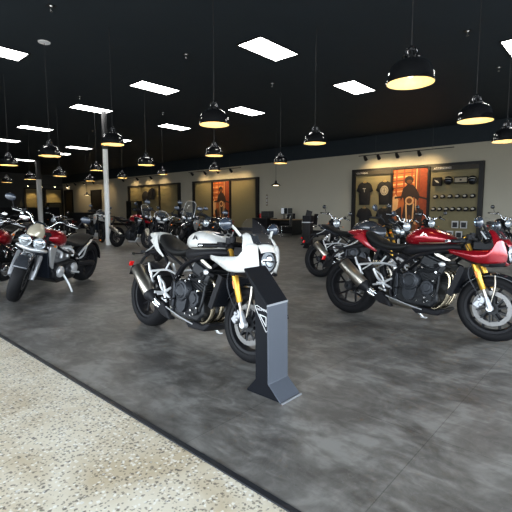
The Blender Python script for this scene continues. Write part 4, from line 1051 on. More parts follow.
# ------------------------------------------------------------------ track lights
warm_m = mat('spot_bulb', (1, .9, .7), .4, emit=(1, .80, .5), estr=20)
def track(y0, y1, x, z, heads, label, energy=60):
    t = empty('track_light', (x, (y0+y1)/2, z)); tag(t, label, 'track light', 'ceiling track lights')
    L_ = abs(y1-y0); yc = (y0+y1)/2
    obj('track_rail', MB().box((0, 0, 0), (.035, L_, .03)), frame_black, t)
    for yy in (y0+.2*(y1-y0), y0+.8*(y1-y0)):
        obj('rail_rod', MB().cyl((0, yy-yc, 0), (0, yy-yc, H_CEIL-z), .006, n=6), rod_m, t)
    for hy in heads:
        d = V((.75, 0, -.66)).normalized(); p = V((0, hy-yc, -.09))
        hd = MB().cyl(p + V((0, 0, .06)), p, .012, n=8).tube([p-d*.11, p-d*.03, p+d*.13], [.04, .065, .075], 14)
        H = obj('spot_head', hd, frame_black, t)
        obj('spot_lens', MB().cyl(p+d*.125, p+d*.135, .062, n=14), warm_m, H)
        ld = bpy.data.lights.new('spot_light', 'SPOT'); ld.energy = energy; ld.color = (1, .70, .34); ld.spot_size = math.radians(105); ld.spot_blend = .9; ld.shadow_soft_size = .04
        lo = bpy.data.objects.new('spot_glow', ld); COL.objects.link(lo)
        lo.location = V((x, hy, z-.09)) + d*.15; lo.rotation_euler = V((.80, 0, -.60)).to_track_quat('-Z', 'Y').to_euler()
track(8.9, 5.0, 16.6, 3.52, (8.6, 8.0, 7.2, 6.3), 'black ceiling track with spotlights over the clothing and accessories display', 85)
track(20.5, 16.0, 16.6, 3.52, (20.2, 19.0, 17.9, 16.8), 'black ceiling track with spotlights over the display with the orange poster near the desk', 60)
track(28.6, 23.4, 16.6, 3.52, (28.2, 26.3, 24.6), 'black ceiling track with spotlights over the far display of jackets', 70)
track(37.6, 31.4, 16.3, 3.52, (36.9, 35.4, 33.8, 32.2), 'black ceiling track with spotlights over the dark doorway behind the adventure motorcycle', 40)
t = empty('track_light', (15.8, 39.6, 3.50)); tag(t, 'black ceiling track with small spotlights over the end-wall display', 'track light', 'ceiling track lights')
obj('track_rail', MB().box((0, 0, 0), (3.8, .035, .03)), frame_black, t)
for k in range(4):
    p = V((-1.7 + 1.15*k, 0, -.06)); d = V((0, .7, -.7)).normalized()
    H = obj('spot_head', MB().cyl(p + V((0, 0, .06)), p, .012, n=8).tube([p-d*.07, p-d*.02, p+d*.10], [.03, .05, .06], 12), frame_black, t)
    obj('spot_lens', MB().ball(p+d*.10, .055, 12, 6), warm_m, H)
for xx in (16.6, 14.8):
    ld = bpy.data.lights.new('spot_light', 'SPOT'); ld.energy = 150; ld.color = (1, .68, .28); ld.spot_size = math.radians(60); ld.spot_blend = .7; ld.shadow_soft_size = .05
    lo = bpy.data.objects.new('spot_glow', ld); COL.objects.link(lo); lo.location = (xx, 39.7, 3.4); lo.rotation_euler = V((0, .62, -.79)).to_track_quat('-Z', 'Y').to_euler()

# ------------------------------------------------------------------ display walls
def text_mesh(name, s, size, m, parent, loc, rot, ext=.004, align='LEFT', label=None):
    cu = bpy.data.curves.new(name, 'FONT'); cu.body = s; cu.size = size; cu.extrude = ext; cu.align_x = align
    cu.materials.append(m); tmp = bpy.data.objects.new(name, cu)
    me = bpy.data.meshes.new_from_object(tmp); bpy.data.objects.remove(tmp)
    o = bpy.data.objects.new(name, me); COL.objects.link(o); o.parent = parent; o.location = loc; o.rotation_euler = rot
    return o
FACE = (PI/2, 0, -PI/2)   # text on the far wall, read from the room
def slat_board(y0, y1, z0, z1, x, parent):
    mb = MB(); n = int((z1-z0)/.105)
    hh = (z1-z0)/n
    for i in range(n):
        z = z0 + hh*(i+.5)
        mb.box((x+.012, (y0+y1)/2, z), (.024, abs(y1-y0), hh-.016))
    mb.box((x+.035, (y0+y1)/2, (z0+z1)/2), (.02, abs(y1-y0), z1-z0))
    return obj('slatted_panel', mb, slat_m, parent)
def display(y_hi, y_lo, divs, bays, label, header=(), bottom=.14):
    """y_hi > y_lo ; divs: upright positions ; bays: (y_hi, y_lo)"""
    xf = XW - .10
    t = empty('display_wall', (xf, (y_hi+y_lo)/2, 0)); tag(t, label, 'display wall')
    t_y = (y_hi+y_lo)/2
    fr = MB()
    for y in [y_hi, y_lo] + list(divs):
        w = .16 if y in (y_hi, y_lo) else .09
        yy = y - .08 if y == y_hi else (y + .08 if y == y_lo else y)
        fr.box((.0, yy-t_y, (3.04+bottom)/2), (.17, w, 3.04-bottom))
    fr.box((0, 0, 3.0), (.18, y_hi-y_lo, .10)); fr.box((.0, 0, bottom), (.17, y_hi-y_lo, .10))
    F = obj('display_frame', fr, frame_black, t)
    for (a, b) in bays: slat_board(a-t_y, b-t_y, .2, 2.95, .02, t)
    for (a, b, s) in header:
        hb = obj('header_board', MB().box((-.03, (a+b)/2-t_y, 2.86), (.10, a-b, .17)), mat('header_dark', (.035, .03, .022), .5), t)
        text_mesh('header_lettering', s, .11, decal_light, hb, (-.085, a-.12-t_y, 2.825), FACE)
    return t, t_y
# ---- clothing display
D1, y1c = display(9.72, 4.19, (7.80, 6.22), ((9.60, 7.80), (6.22, 4.32)), 'wide black-framed display wall with olive slats and orange poster, above the red motorcycle',
    ((9.6, 7.84, 'CLOTHING'), (6.14, 4.36, 'ACCESSORIES')))
or1 = mat('poster_orange', (.50, .13, .03), .55, 0, 0, .45, 3); or2 = mat('poster_brick', (.30, .055, .018), .6, 0, 0, .5, 9)
or3 = mat('poster_cream', (.75, .42, .18), .55, 0, 0, .3, 4); pk = mat('poster_dark', (.035, .02, .014), .5, 0, 0, .4, 6); pbr = mat('poster_brown', (.16, .06, .02), .5, 0, 0, .4, 5)
PM = [or1, or2, or3, pk, pbr]
def poster(y_hi, y_lo, z0, z1, label, name='poster'):
    yc = (y_hi+y_lo)/2; w = y_hi-y_lo; h = z1-z0; x = XW-.11
    t = empty(name, (x, yc, z0)); tag(t, label, 'poster', 'posters on the far wall')
    B_ = obj('poster_board', MB().box((.01, 0, h/2), (.02, w, h)), or1, t)
    def Q(u, v): return (w/2 - u*w, v*h)   # u from image left, v up
    def poly(mb, pts, i, k=0):
        mb.mat(i).prism([Q(*q) for q in pts], 'x', -.001-.0008*k, .003)
    a = MB()
    poly(a, [(.70, 0), (1, 0), (1, 1), (.70, 1)], 1, 0)
    for k in range(6): poly(a, [(.0, .62+.06*k), (.62, .66+.055*k), (.62, .675+.055*k), (.0, .645+.06*k)], 4 if k % 2 else 2, 1)
    for u in (.08, .30, .52): poly(a, [(u, .55), (u+.05, .55), (u+.06, 1), (u+.01, 1)], 1, 2)
    poly(a, [(.62, 0), (.70, 0), (.70, 1), (.66, 1)], 2, 2); poly(a, [(.64, .3), (.665, .3), (.675, 1), (.65, 1)], 3, 3)
    poly(a, [(.74, .05), (.77, .05), (.78, 1), (.75, 1)], 4, 3)
    poly(a, [(0, 0), (.7, 0), (.7, .10), (.45, .20), (.2, .16), (0, .22)], 4, 3)
    poly(a, [(0, .22), (.14, .28), (.18, .50), (.10, .60), (0, .55)], 2, 3)
    # rider and machine
    R_ = MB(); Q0 = Q
    def Q(u, v): return Q0(min(.98, max(.02, .50+(u-.46)*1.45)), .50+(v-.45)*1.12)
    ell = lambda cu, cv, ru, rv, n=16: [(cu+ru*math.cos(2*PI*i/n), cv+rv*math.sin(2*PI*i/n)) for i in range(n)]
    poly(R_, [(.28, .48), (.33, .62), (.42, .68), (.52, .67), (.60, .60), (.66, .50), (.62, .44), (.54, .50), (.50, .40), (.36, .40), (.33, .50), (.29, .44)], 3, 5)
    poly(R_, ell(.44, .735, .085, .062), 3, 5); poly(R_, ell(.45, .715, .055, .028), 4, 6)
    poly(R_, [(.16, .47), (.36, .49), (.60, .49), (.82, .45), (.82, .475), (.60, .515), (.36, .515), (.16, .50)], 3, 6)
    poly(R_, ell(.46, .44, .085, .062), 2, 7); poly(R_, ell(.46, .44, .055, .04), 4, 8)
    poly(R_, [(.36, .40), (.56, .40), (.62, .22), (.54, .10), (.40, .10), (.32, .22)], 3, 6)
    poly(R_, ell(.47, .15, .075, .15), 3, 7); poly(R_, ell(.47, .15, .035, .09), 4, 8)
    poly(R_, [(.38, .40), (.41, .40), (.43, .14), (.40, .14)], 2, 8); poly(R_, [(.53, .40), (.56, .40), (.545, .14), (.515, .14)], 2, 8)
    poly(R_, [(.18, .30), (.30, .36), (.32, .12), (.24, .08)], 3, 6); poly(R_, [(.60, .36), (.74, .30), (.70, .10), (.62, .12)], 3, 6)
    obj('street_print', a, PM, B_); obj('rider_print', R_, PM, B_)
poster(7.76, 6.26, .30, 2.93, 'tall orange poster of a motorcycle rider by bricks, between T-shirts and accessories')
# T-shirts
cloth_black = mat('cotton_black', (.012, .012, .014), .85, 0, 0, .3, 40, .1); wood = mat('hanger_wood', (.62, .33, .09), .45, 0, 0, .2, 20)
print_m = mat('shirt_print', (.55, .52, .45), .7); print_tan = mat('shirt_print_tan', (.42, .36, .26), .7, 0, 0, .3, 30)
def tshirt(y, ztop, label, prt='round', s=1.0):
    t = empty('t_shirt', (XW-.17, y, ztop)); tag(t, label, 'T-shirt', 'T-shirts hanging on the display')
    t.scale = (1, 1, 1.15)
    half = [(.0, -.045), (.06, -.03), (.09, 0), (.20, -.04), (.27, -.10), (.345, -.29), (.24, -.345), (.215, -.24), (.225, -.50), (.215, -.76)]
    ol = [(-u*s, v*s) for u, v in half] + [(u*s, v*s) for u, v in reversed(half[1:])]
    ol = [(u*s, v*s) for u, v in reversed(half)] + [(-u*s, v*s) for u, v in half[1:]]
    mb = MB()
    # pillow-like body: front and back sheets bulging out
    n = len(ol); cx = (0, -.40*s)
    front = [(-.012, a, b) for a, b in ol]; back = [(.012, a, b) for a, b in ol]
    mid = [(-.035, cx[0] + (a-cx[0])*.6, cx[1] + (b-cx[1])*.6) for a, b in ol]
    vs = front + mid + back + [(-.04, 0, cx[1])]
    fs = [(i, (i+1) % n, n+(i+1) % n, n+i) for i in range(n)] + [(n+i, n+(i+1) % n, 3*n) for i in range(n)] + [(i, 2*n+i, 2*n+(i+1) % n, (i+1) % n) for i in range(n)] + [tuple(2*n+i for i in range(n))]
    mb.add(vs, fs)
    S = obj('shirt_body', mb, cloth_black, t, ang=80)
    h = MB().tube([(0, -.16*s, -.05*s), (0, 0, .02), (0, .16*s, -.05*s)], .010, 8).tube([(0, 0, .02), (0, 0, .06), (.03, 0, .085), (.05, 0, .07)], .004, 6, 2)
    obj('clothes_hanger', h, wood, t)
    if prt == 'round':
        p = MB().lathe((-.040, 0, -.30*s), (-1, 0, 0), [(.0001, .004), (.155*s, .002), (.155*s, -.012)], 32)
        P_ = obj('chest_print', p, print_tan, S)
        q = MB().lathe((-.045, 0, -.30*s), (-1, 0, 0), [(.105*s, .001), (.118*s, .001)], 28)
        for k in range(3): q.mat(0).box((-.046, 0, -.30*s+.06-.06*k), (.002, .06+.05*(k == 1), .012))
        q.box((-.046, 0, -.30*s), (.002, .02, .15))
        obj('print_ring', q, decal_dark, P_)
    elif prt == 'text':
        q = MB().box((-.041, 0, -.22*s), (.004, .15, .016)).box((-.041, 0, -.29*s), (.004, .022, .11)).box((-.041, .035, -.26), (.004, .05, .02), Matrix.Rotation(.6, 3, 'X')).box((-.041, -.035, -.26), (.004, .05, .02), Matrix.Rotation(-.6, 3, 'X'))
        obj('chest_print', q, print_m, S)
tshirt(9.06, 2.46, 'black T-shirt with a small pale chest print, on the orange display beside the frame edge', 'text', 1.18)
tshirt(8.10, 2.46, 'black T-shirt with a large round tan print, hung next to the poster', 'round', 1.18)
tshirt(9.06, 1.30, 'plain black T-shirt on a wooden hanger in the lower row, below the small-print shirt', None, 1.15)
tshirt(8.10, 1.30, 'plain black T-shirt on a wooden hanger in the lower row, below the round-print shirt', None, 1.15)
# accessories: backing hooks hold boxed gear and caps
def gear(y, z, kind, label):
    if kind == 'box':
        t = empty('gear_case', (XW-.20, y, z)); tag(t, label, 'case', 'cases on the top row of the accessories display')
        b = obj('case_body', MB().box((0, 0, 0), (.14, .36, .34)), cloth_black, t, bevel=.03)
        obj('case_emblem', MB().prism([(-.10, -.06), (.02, -.02), (.10, .08), (-.02, .04)], 'x', -.076, -.068), print_m, b)
    elif kind == 'wide':
        t = empty('gear_case', (XW-.20, y, z)); tag(t, label, 'case', 'cases on the top row of the accessories display')
        b = obj('case_body', MB().box((0, 0, 0), (.14, .50, .26)), cloth_black, t, bevel=.03)
        obj('case_emblem', MB().box((-.073, 0, .0), (.006, .44, .17)), print_tan, b)
        obj('case_badge', MB().box((-.078, 0, .0), (.004, .08, .06)), decal_dark, b)
    elif kind == 'helmet':
        t = empty('riding_helmet', (XW-.30, y, z)); tag(t, label, 'helmet', 'helmets on the top row of the accessories display')
        b = obj('helmet_shell', MB().ball((0, 0, 0), (.16, .17, .18), 20, 12), black_paint, t)
        obj('visor', MB().ball((-.045, 0, -.005), (.125, .14, .075), 18, 8), mirror_glass, b)
        obj('helmet_band', MB().tube([(-.10, -.13, .06), (-.14, 0, .085), (-.10, .13, .06)], .012, 8, 3), print_m, b)
    elif kind == 'cap':
        t = empty('baseball_cap', (XW-.18, y, z)); tag(t, label, 'cap')
        cr_ = MB().lathe((0, 0, -.05), (-.25, 0, 1), [(.095, 0), (.094, .05), (.078, .095), (.045, .122), (.0001, .13)], 20)
        b = obj('cap_crown', cr_, cloth_black, t)
        obj('cap_peak', MB().patch([[(-.07, .085, -.05), (-.09, 0, -.045), (-.07, -.085, -.05)], [(-.13, .07, -.085), (-.19, 0, -.10), (-.13, -.07, -.085)]], 4), cloth_black, b, solid=.005)
        obj('cap_badge', MB().ball((-.100, 0, .0), (.016, .060, .040), 12, 6), print_m, b)
    elif kind == 'wallet':
        t = empty('boxed_belt', (XW-.17, y, z)); tag(t, label, 'boxed accessory', 'boxed accessories in the bottom rows of the display')
        b = obj('box_shell', MB().box((0, 0, 0), (.06, .24, .28)), decal_light, t)
        obj('box_window', MB().box((-.032, 0, -.01), (.006, .18, .20)), decal_dark, b)
gear(5.86, 2.33, 'box', 'square black case with a slanted pale emblem, first on the top row of accessories')
gear(5.40, 2.35, 'helmet', 'black helmet between the emblem case and the pale-fronted wide case')
gear(4.96, 2.36, 'wide', 'wide black case with a tan front panel on the top row of accessories')
gear(4.53, 2.33, 'helmet', 'black helmet at the end of the top row beside the display frame')
nth = ['first', 'second', 'third', 'fourth', 'fifth', 'sixth', 'seventh']
for i in range(6):
    gear(5.90 - .276*i, 1.74, 'cap', nth[i] + ' black cap from the poster in the upper row of six caps'); 
for i in range(7):
    gear(5.96 - .245*i, 1.24, 'cap', nth[i] + ' black cap from the poster in the lower row of seven caps')
for o in list(COL.objects):
    if o.name.startswith('baseball_cap'): o['group'] = 'caps on the accessories display'
for k, (y, z) in enumerate(((5.12, .62), (4.80, .62), (5.30, .22), (4.96, .22))):
    gear(y, z, 'wallet', ('upper', 'upper', 'lower', 'lower')[k] + ' pale boxed accessory under the caps, ' + ('nearer the poster', 'nearer the frame')[k % 2])

# ---- middle display with poster, and the jackets display
D2, y2c = display(21.30, 15.60, (19.42, 17.84), ((21.16, 19.42), (17.84, 15.76)), 'black-framed display wall with olive slats and orange poster, left of the office desk')
poster(19.36, 17.90, .30, 2.93, 'orange poster of a rider between two olive slatted panels, left of the desk')
D3, y3c = display(29.10, 22.70, (25.0,), ((28.9, 25.0), (25.0, 22.86)), 'black-framed slatted display wall with dark jackets, right of the white post')
def jacket(y, ztop, label, s=1.0):
    t = empty('riding_jacket', (XW-.28, y, ztop)); tag(t, label, 'jacket', 'jackets on the far display')
    mb = MB().loft([(0, -.17, .17, .06), (.08, -.21, .21, .11), (.30, -.23, .23, .12), (.60, -.21, .21, .11), (.78, -.22, .22, .10)], 18, 3)
    mb.xf(Matrix(((0, 0, 0, 0), (0, 0, 1, 0), (-1, 0, 0, 0), (0, 0, 0, 1))) + Matrix(((0, 1, 0, 0), (0, 0, 0, 0), (0, 0, 0, 0), (0, 0, 0, 0))))
    b = obj('jacket_body', mb, cloth_black, t)
    for sg in (1, -1):
        obj('sleeve', MB().tube([(0, sg*.19, -.06), (-.02, sg*.29, -.22), (-.03, sg*.31, -.48), (-.05, sg*.30, -.70)], [.075, .08, .07, .05], 12, 3), cloth_black, t)
    obj('collar', MB().lathe((0, 0, -.01), (0, 0, 1), [(.10, -.03), (.085, .03), (.075, .05), (.068, .03)], 18), cloth_black, t)
    obj('neck_label', MB().box((-.072, 0, .02), (.012, .07, .03)), print_m, t)
jacket(26.5, 2.55, 'black riding jacket on the far slatted wall, the one nearer the post')
jacket(25.7, 2.75, 'black riding jacket on the far slatted wall, hung higher beside the upright')
t = empty('display_shelf', (XW-.35, 28.0, 0)); tag(t, 'dark shelf unit with small pale goods in front of the far slatted wall', 'shelf')
obj('shelf_frame', MB().box((0, -.75, .95), (.4, .05, 1.9)).box((0, .75, .95), (.4, .05, 1.9)).box((0, 0, 1.88), (.4, 1.5, .05)), frame_black, t)
for z in (.3, .8, 1.35): obj('shelf', MB().box((0, 0, z), (.38, 1.46, .04)), frame_black, t)
# ---- end wall display
t = empty('display_wall', (15.85, YE-.10, 0)); tag(t, 'black-framed slatted display at the far end with a glowing amber upper panel', 'display wall')
fr = MB()
for x in (-1.65, -.15, .12, 1.66): fr.box((x, 0, 1.66), (.16, .18, 3.04))
fr.box((0, 0, 3.19), (3.46, .18, .12))
obj('display_frame', fr, frame_black, t)
for (a, b) in ((-1.57, -.23), (.20, 1.58)):
    mb = MB()
    for i in range(28): mb.box(((a+b)/2, .03, .2+.105*i+.05), (b-a, .03, .09))
    obj('slatted_panel', mb, slat_m, t)
t = empty('stock_cabinet', (16.35, YE-1.0, 0)); tag(t, 'dark framed cabinet with slatted front standing before the glowing end-wall panel', 'cabinet')
obj('cabinet_body', MB().box((0, 0, .95), (1.15, .5, 1.9)), frame_black, t)
mb = MB()
for i in range(16): mb.box((0, -.26, .15+.108*i), (1.0, .03, .09))
obj('slatted_door', mb, mat('slat_dim', (.12, .105, .06), .6), t)
# dark doorways on the far wall
def doorway(n, y_hi, y_lo, z, label):
    o = struct('door_%d' % n, MB().box((XW-.03, (y_hi+y_lo)/2, z/2), (.06, y_hi-y_lo, z)), frame_black)
    fr = MB().box((XW-.05, y_hi-.05, z/2), (.10, .10, z)).box((XW-.05, y_lo+.05, z/2), (.10, .10, z)).box((XW-.05, (y_hi+y_lo)/2, z-.05), (.10, y_hi-y_lo, .10))
    obj('door_frame', fr, satin, o)
    obj('door_handle', MB().box((XW-.09, y_lo+.25, 1.05), (.06, .16, .03)), chrome, o)
doorway(1, 35.3, 33.5, 2.95, ''); doorway(2, 40.6, 38.9, 3.12, '')

# ------------------------------------------------------------------ office desk corner
desk_wood = mat('desk_top_wood', (.30, .19, .10), .5, 0, 0, .25, 6)
t = empty('office_desk', (16.3, 12.62, 0)); tag(t, 'long office desk with brown top and black panels against the far wall', 'desk')
obj('desk_top', MB().box((0, 0, .74), (.80, 1.40, .04)), desk_wood, t, bevel=.005)
obj('desk_panel', MB().box((.30, 0, .37), (.03, 1.3, .70)), frame_black, t)
for y in (-.66, .66): obj('desk_end', MB().box((0, y, .36), (.76, .04, .72)), frame_black, t)
t = empty('reception_counter', (16.1, 13.85, 0)); tag(t, 'low black cupboard between the slatted display and the desk', 'cupboard')
obj('cupboard_body', MB().box((0, 0, .40), (.8, 1.0, .80)), frame_black, t, bevel=.005)
obj('cupboard_door', MB().box((-.41, 0, .40), (.02, .9, .70)), satin, t, bevel=.004)
t = empty('printer', (16.2, 13.75, .80)); tag(t, 'dark office printer on the black cupboard beside the desk', 'printer')
obj('printer_body', MB().box((0, 0, .16), (.42, .52, .30)), mat('printer_grey', (.035, .035, .035), .5), t, bevel=.03)
obj('paper_tray', MB().box((-.22, 0, .07), (.10, .36, .02)), satin, t)
obj('scanner_lid', MB().box((0, 0, .325), (.40, .50, .03)), satin, t, bevel=.008)
def monitor(y, label, rz):
    t = empty('computer_monitor', (16.3, y, .76), rz); tag(t, label, 'monitor', 'monitors on the office desk')
    obj('monitor_stand', MB().box((0, 0, .012), (.20, .22, .024)).box((.02, 0, .13), (.03, .05, .24)), satin, t)
    s_ = obj('monitor_case', MB().box((0, 0, .40), (.04, .34, .30)), mat('monitor_back', (.30, .30, .29), .5), t, bevel=.01)
    obj('screen', MB().box((-.022, 0, .40), (.006, .31, .27)), dash_mat, s_)
monitor(12.75, 'pale flat monitor back on the office desk beside the black chair', .9)
monitor(12.4, 'dark monitor seen edge-on on the office desk', 1.45)
def chair(x, y, rz, label):
    t = empty('cantilever_chair', (x, y, 0), rz); tag(t, label, 'chair', 'chairs around the office desk')
    obj('seat', MB().box((0, 0, .46), (.46, .46, .06)), satin, t, bevel=.02)
    obj('backrest', MB().box((-.25, 0, .78), (.04, .46, .50), Matrix.Rotation(math.radians(-8), 3, 'Y')), satin, t, bevel=.015)
    for sg in (1, -1):
        obj('chair_frame', MB().tube([(-.27, sg*.24, .95), (-.22, sg*.24, .47), (.22, sg*.24, .45), (.25, sg*.24, .40), (.24, sg*.24, .02), (.15, sg*.24, .012), (-.25, sg*.24, .012)], .013, 8), chrome, t)
    obj('armrest', MB().tube([(-.2, .26, .62), (.2, .26, .64)], .018, 8).tube([(-.2, -.26, .62), (.2, -.26, .64)], .018, 8), satin, t)
chair(15.0, 11.65, 2.0, 'black cantilever chair with chrome frame facing the office desk')
chair(15.6, 10.7, 2.5, 'second black chair with chrome frame, next to the tablet stand')
chair(17.0, 13.0, 3.3, 'black chair behind the office desk against the far wall')
t = empty('fire_extinguisher', (XW-.10, 15.42, .56)); tag(t, 'red fire extinguisher mounted on the wall between the slatted display and the desk', 'fire extinguisher')
obj('cylinder_body', MB().lathe((0, 0, 0), (0, 0, 1), [(.0001, 0), (.085, 0), (.09, .02), (.09, .36), (.06, .43), (.025, .46), (.0001, .46)], 20), red_lens, t)
obj('wall_bracket', MB().box((.08, 0, .25), (.04, .10, .30)), steel, t)
obj('valve', MB().cyl((0, 0, .45), (0, 0, .52), .02, n=10).box((-.03, 0, .53), (.14, .03, .02)), steel, t)
obj('extinguisher_hose', MB().tube([(0, .03, .49), (0, .12, .42), (0, .12, .15)], .012, 8, 3), satin, t)
t = empty('wall_sign', (XW-.01, 15.05, 1.75)); tag(t, 'narrow upright sign strip on the beige wall above the fire extinguisher', 'sign')
obj('sign_plate', MB().box((-.006, 0, 0), (.012, .12, .62)), mat('sign_taupe', (.24, .19, .15), .6), t)
obj('sign_marks', MB().box((-.014, 0, .18), (.004, .07, .10)).box((-.014, 0, -.02), (.004, .07, .16)).box((-.014, 0, -.2), (.004, .07, .06)), decal_light, t)
t = empty('tablet_stand', (11.79, 8.20, 0), .15); tag(t, 'black floor stand with a tilted tablet, between the office chairs and the black motorcycles', 'stand')
obj('stand_base', MB().box((0, 0, .015), (.34, .34, .03)), frame_black, t)
obj('stand_column', MB().box((0, 0, .40), (.26, .30, .76)), frame_black, t, bevel=.01)
obj('stand_collar', MB().box((0, 0, .78), (.27, .31, .03)), alu, t)
obj('stand_top', MB().box((0, -.02, .90), (.24, .32, .22)), satin, t, bevel=.01)
obj('tablet', MB().box((0, -.05, 1.08), (.03, .22, .20), Matrix.Rotation(.25, 3, 'X')), frame_black, t, bevel=.006)
obj('indicator_lamp', MB().ball((-.15, .14, .24), .035, 12, 6), red_lens, t)

# ------------------------------------------------------------------ information stand in front of the white motorcycle
stand_m = mat('powder_coat_daylit', (.075, .085, .105), .42, .3, 0, .06, 60, 0)  # front plate's dark coat, with bluish window light painted into the colour
stand_side = mat('powder_coat_black', (.0055, .0065, .009), .5, 0, 0, .1, 60, spec=.15)
t = empty('information_stand', (2.03, 1.70, 0)); tag(t, 'black folded-metal information stand with sloping top, in front of the white motorcycle', 'stand')
T_ = lambda pts: [(y-1.70, z) for y, z in pts]
body = T_([(1.525, 0), (1.625, .10), (1.632, .605), (1.818, .812), (1.838, .804), (1.742, .665), (1.738, .10), (1.815, .012), (1.815, 0)])
obj('stand_body', MB().prism(body, 'x', -.100, .078), stand_side, t, bevel=.003)
fp = T_([(1.510, -.0), (1.617, .098), (1.624, .607), (1.632, .605), (1.625, .100), (1.522, .0)])
obj('front_plate', MB().prism(fp, 'x', -.112, .088), stand_m, t, bevel=.002)
sp_ = T_([(1.624, .607), (1.817, .820), (1.825, .812), (1.634, .600)])
obj('sloping_plate', MB().prism(sp_, 'x', -.114, .090), stand_side, t, bevel=.002)
obj('fold_edge', MB().box((-.012, 1.626-1.70, .602), (.202, .010, .012)), mat('worn_edge', (.30, .31, .33), .4, .5), t)
obj('base_edge', MB().box((-.012, 1.508-1.70, .006), (.202, .008, .010)), MATS['worn_edge'], t)
# shield badge on the left face
sh = MB(); xb = -.1035
def seg(a, b, w=.0035):
    sh.bar((xb, a[0]-1.70, a[1]), (xb, b[0]-1.70, b[1]), w, .002, (1, 0, 0))
out = [(1.735, .585), (1.72, .590), (1.640, .560), (1.632, .545), (1.634, .44), (1.645, .43), (1.733, .57), (1.735, .585)]
for a, b in zip(out, out[1:]): seg(a, b)
tri = [(1.700, .535), (1.645, .525), (1.645, .465), (1.700, .535)]
for a, b in zip(tri, tri[1:]): seg(a, b, .006)
BD = obj('shield_badge', sh, decal_light, t)
text_mesh('badge_lettering', 'TRIUMPH', .021, decal_light, BD, (xb-.001, 1.727-1.70, .560), (PI/2, -math.radians(0), -PI/2), .0008)

# ------------------------------------------------------------------ motorcycles in the hall
W1 = bike_rr(white_paint, (2.40, 3.60), (2.32, 2.18), 7, 'white cafe-racer sport motorcycle with gold forks behind the black information stand', None)
W2 = bike_rr(red_paint, (4.262, 2.326), (4.184, .899), 5, 'glossy red cafe-racer sport motorcycle with gold forks at the right', None, emb=steel)
NB = bike_naked(graphite_paint, (6.22, 4.06), (6.2, 2.63), 8, 'black naked motorcycle with silver subframe and gold forks directly behind the red one', None)
R3 = bike_cruiser(silver_paint, (3.235, 6.94), (1.88, 5.88), 9, 'big silver muscle motorcycle with red tank, twin round headlights and beige fly screen', None, steer=24, tank_m=red_paint, bars=chrome)
hr = math.atan2(-.632, -.775)
def hd(rear, head, L=1.5):
    return (rear[0] + math.cos(head)*L, rear[1] + math.sin(head)*L)
LC = bike_cruiser(red_paint, (2.72, 7.63), hd((2.72, 7.63), hr), 8, 'red and chrome cruiser motorcycle cut by the left edge, behind the silver one', None, steer=18, wb=1.65, twin=False, bars=chrome, cover=chrome, frontW=.13)
AR = bike_adventure(red_paint, (7.0, 12.40), (7.24, 10.95), 6, 'red and black adventure motorcycle standing right of the white post', None, steer=12, accents=black_paint)
AS = bike_adventure(silver_paint, (7.86, 15.99), (7.57, 14.49), 6, 'silver and black adventure motorcycle just left of the white post', None, steer=0, screen_h=1.22, accents=silver_paint, beak=True)
h2 = math.radians(205)
TA = bike_adventure(graphite_paint, (8.25, 9.5), hd((8.25, 9.5), h2), 7, 'dark touring motorcycle with a tall clear windscreen, above the white tank', None, steer=15, screen_h=1.45, accents=silver_paint)
F1 = bike_classic(black_paint, hd((7.1, 10.2), h2+PI, 1.45), h2, 7, 'black classic motorcycle with a pale round headlight, left of the touring one', None, steer=12, front=(7.1, 10.2))
G1 = bike_naked(black_paint, (7.65, 7.9), hd((7.65, 7.9), math.radians(200)), 8, 'black naked motorcycle with round mirrors below the orange rider poster', None, bug_eye=False, fork_kind='black', tail_m=red_paint)
G2 = bike_adventure(black_paint, (6.37, 9.42), hd((6.37, 9.42), math.radians(240)), 7, 'all-black adventure motorcycle right behind the tail of the white one', None, steer=10, screen_h=1.18, plate=satin)
C1 = bike_classic(black_paint, (10.33, 6.45), math.atan2(-.55, -.83), 9, 'black classic motorcycle with bright round headlight above the tail of the black naked one', None, steer=14, front=hd((10.33, 6.45), math.atan2(-.55, -.83)))
D1_ = bike_classic(black_paint, (12.0, 4.47), math.atan2(-.45, -.89), 8, 'black classic motorcycle with a round headlight in front of the orange poster', None, steer=10, front=hd((12.0, 4.47), math.atan2(-.45, -.89)))
E1 = bike_classic(graphite_paint, (9.5, 4.35), math.atan2(-.6, -.8), 8, 'grey classic motorcycle behind the gold fork, its round mirror over the T-shirts', None, steer=14, front=hd((9.5, 4.35), math.atan2(-.6, -.8)))
E2 = bike_classic(black_paint, (13.2, 3.0), math.atan2(-.45, -.89), 8, 'black classic motorcycle under the accessories display, mostly hidden by the red one', None, steer=14, front=hd((13.2, 3.0), math.atan2(-.45, -.89)), cover=engine_grey)
L1 = bike_cruiser(black_paint, (5.3, 15.2), hd((5.3, 15.2), hr), 7, 'black cruiser motorcycle in the gloom at the left, behind the mirror of the silver one', None, steer=15, twin=False, bars=satin, cover=engine_grey, heading=hr)
L2 = bike_classic(black_paint, (7.3, 16.6), hr, 7, 'black classic motorcycle far back between the silver motorcycle and the post', None, steer=15, front=hd((7.3, 16.6), hr))
L3 = bike_cruiser(black_paint, (3.9, 12.2), hd((3.9, 12.2), hr), 7, 'black cruiser motorcycle parked behind the red cruiser at the left edge', None, steer=15, twin=False, bars=satin, cover=engine_grey)
# low dark sales counters far back on the left
for (x, y, sx, sy, h_, l) in ((13.6, 27.5, 1.6, 2.6, 1.05, 'dark counter far back between the doorway and the adventure motorcycle'), (12.0, 36.0, 6.0, .8, 1.45, 'long dark counter in front of the charcoal end wall')):
    t = empty('service_counter', (x, y, 0)); tag(t, l, 'counter')
    obj('counter_body', MB().box((0, 0, h_/2-.02), (sx, sy, h_-.04)), satin, t)
    obj('counter_top', MB().box((0, 0, h_-.02), (sx+.06, sy+.06, .04)), frame_black, t)

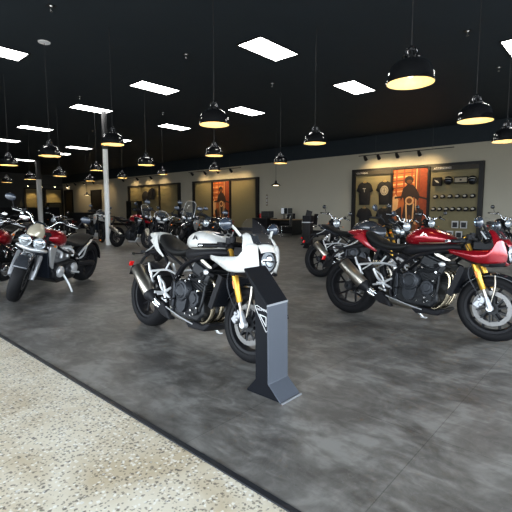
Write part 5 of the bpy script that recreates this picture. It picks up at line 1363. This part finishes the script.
# ------------------------------------------------------------------ light
w = bpy.data.worlds.new('World'); scene.world = w; w.use_nodes = True
nt = w.node_tree; bg = nt.nodes['Background']
gt = nt.nodes.new('ShaderNodeTexCoord')
sp2 = nt.nodes.new('ShaderNodeSeparateXYZ'); nt.links.new(gt.outputs['Generated'], sp2.inputs[0])
rp = nt.nodes.new('ShaderNodeValToRGB'); e = rp.color_ramp.elements
e[0].position = .46; e[0].color = (.30, .31, .30, 1); e[1].position = .56; e[1].color = (.80, .90, 1.0, 1)
mm = nt.nodes.new('ShaderNodeMapRange'); mm.inputs['From Min'].default_value = -1; nt.links.new(sp2.outputs['Z'], mm.inputs['Value'])
nt.links.new(mm.outputs['Result'], rp.inputs['Fac']); nt.links.new(rp.outputs['Color'], bg.inputs['Color'])
bg.inputs['Strength'].default_value = 9.5
def portal(loc, rot, sx, sy):
    ld = bpy.data.lights.new('window_portal', 'AREA'); ld.shape = 'RECTANGLE'; ld.size = sx; ld.size_y = sy
    ld.cycles.is_portal = True
    o = bpy.data.objects.new('window_portal', ld); COL.objects.link(o); o.location = loc; o.rotation_euler = rot
portal(((X0+12)/2, Y0-.08, 1.6), (PI/2, 0, 0), 16, 3.0)
portal((X0-.08, (Y0+12)/2, 1.6), (PI/2, 0, -PI/2), 16, 3.0)

# ------------------------------------------------------------------ camera
cam = bpy.data.cameras.new('camera'); co = bpy.data.objects.new('camera', cam); COL.objects.link(co)
cam.sensor_width = 36; cam.lens = 414.4/512*36; cam.shift_y = -4.2/512; cam.clip_start = .05
Rv = V((0.66779759, -0.74434236, -0.0009134)); Uv = V((0.0748165, 0.06590171, 0.99501731)); Fv = V((0.74057334, 0.6645385, -0.0996981))
co.matrix_world = Matrix(((Rv.x, Uv.x, -Fv.x, 0), (Rv.y, Uv.y, -Fv.y, 0), (Rv.z, Uv.z, -Fv.z, 1.19), (0, 0, 0, 1)))
scene.camera = co
scene.cycles.transparent_max_bounces = 32
scene.view_settings.view_transform = 'Standard'; scene.view_settings.look = 'None'
scene.view_settings.exposure = 0.1; scene.view_settings.gamma = 1.0; scene.view_settings.use_curve_mapping = False
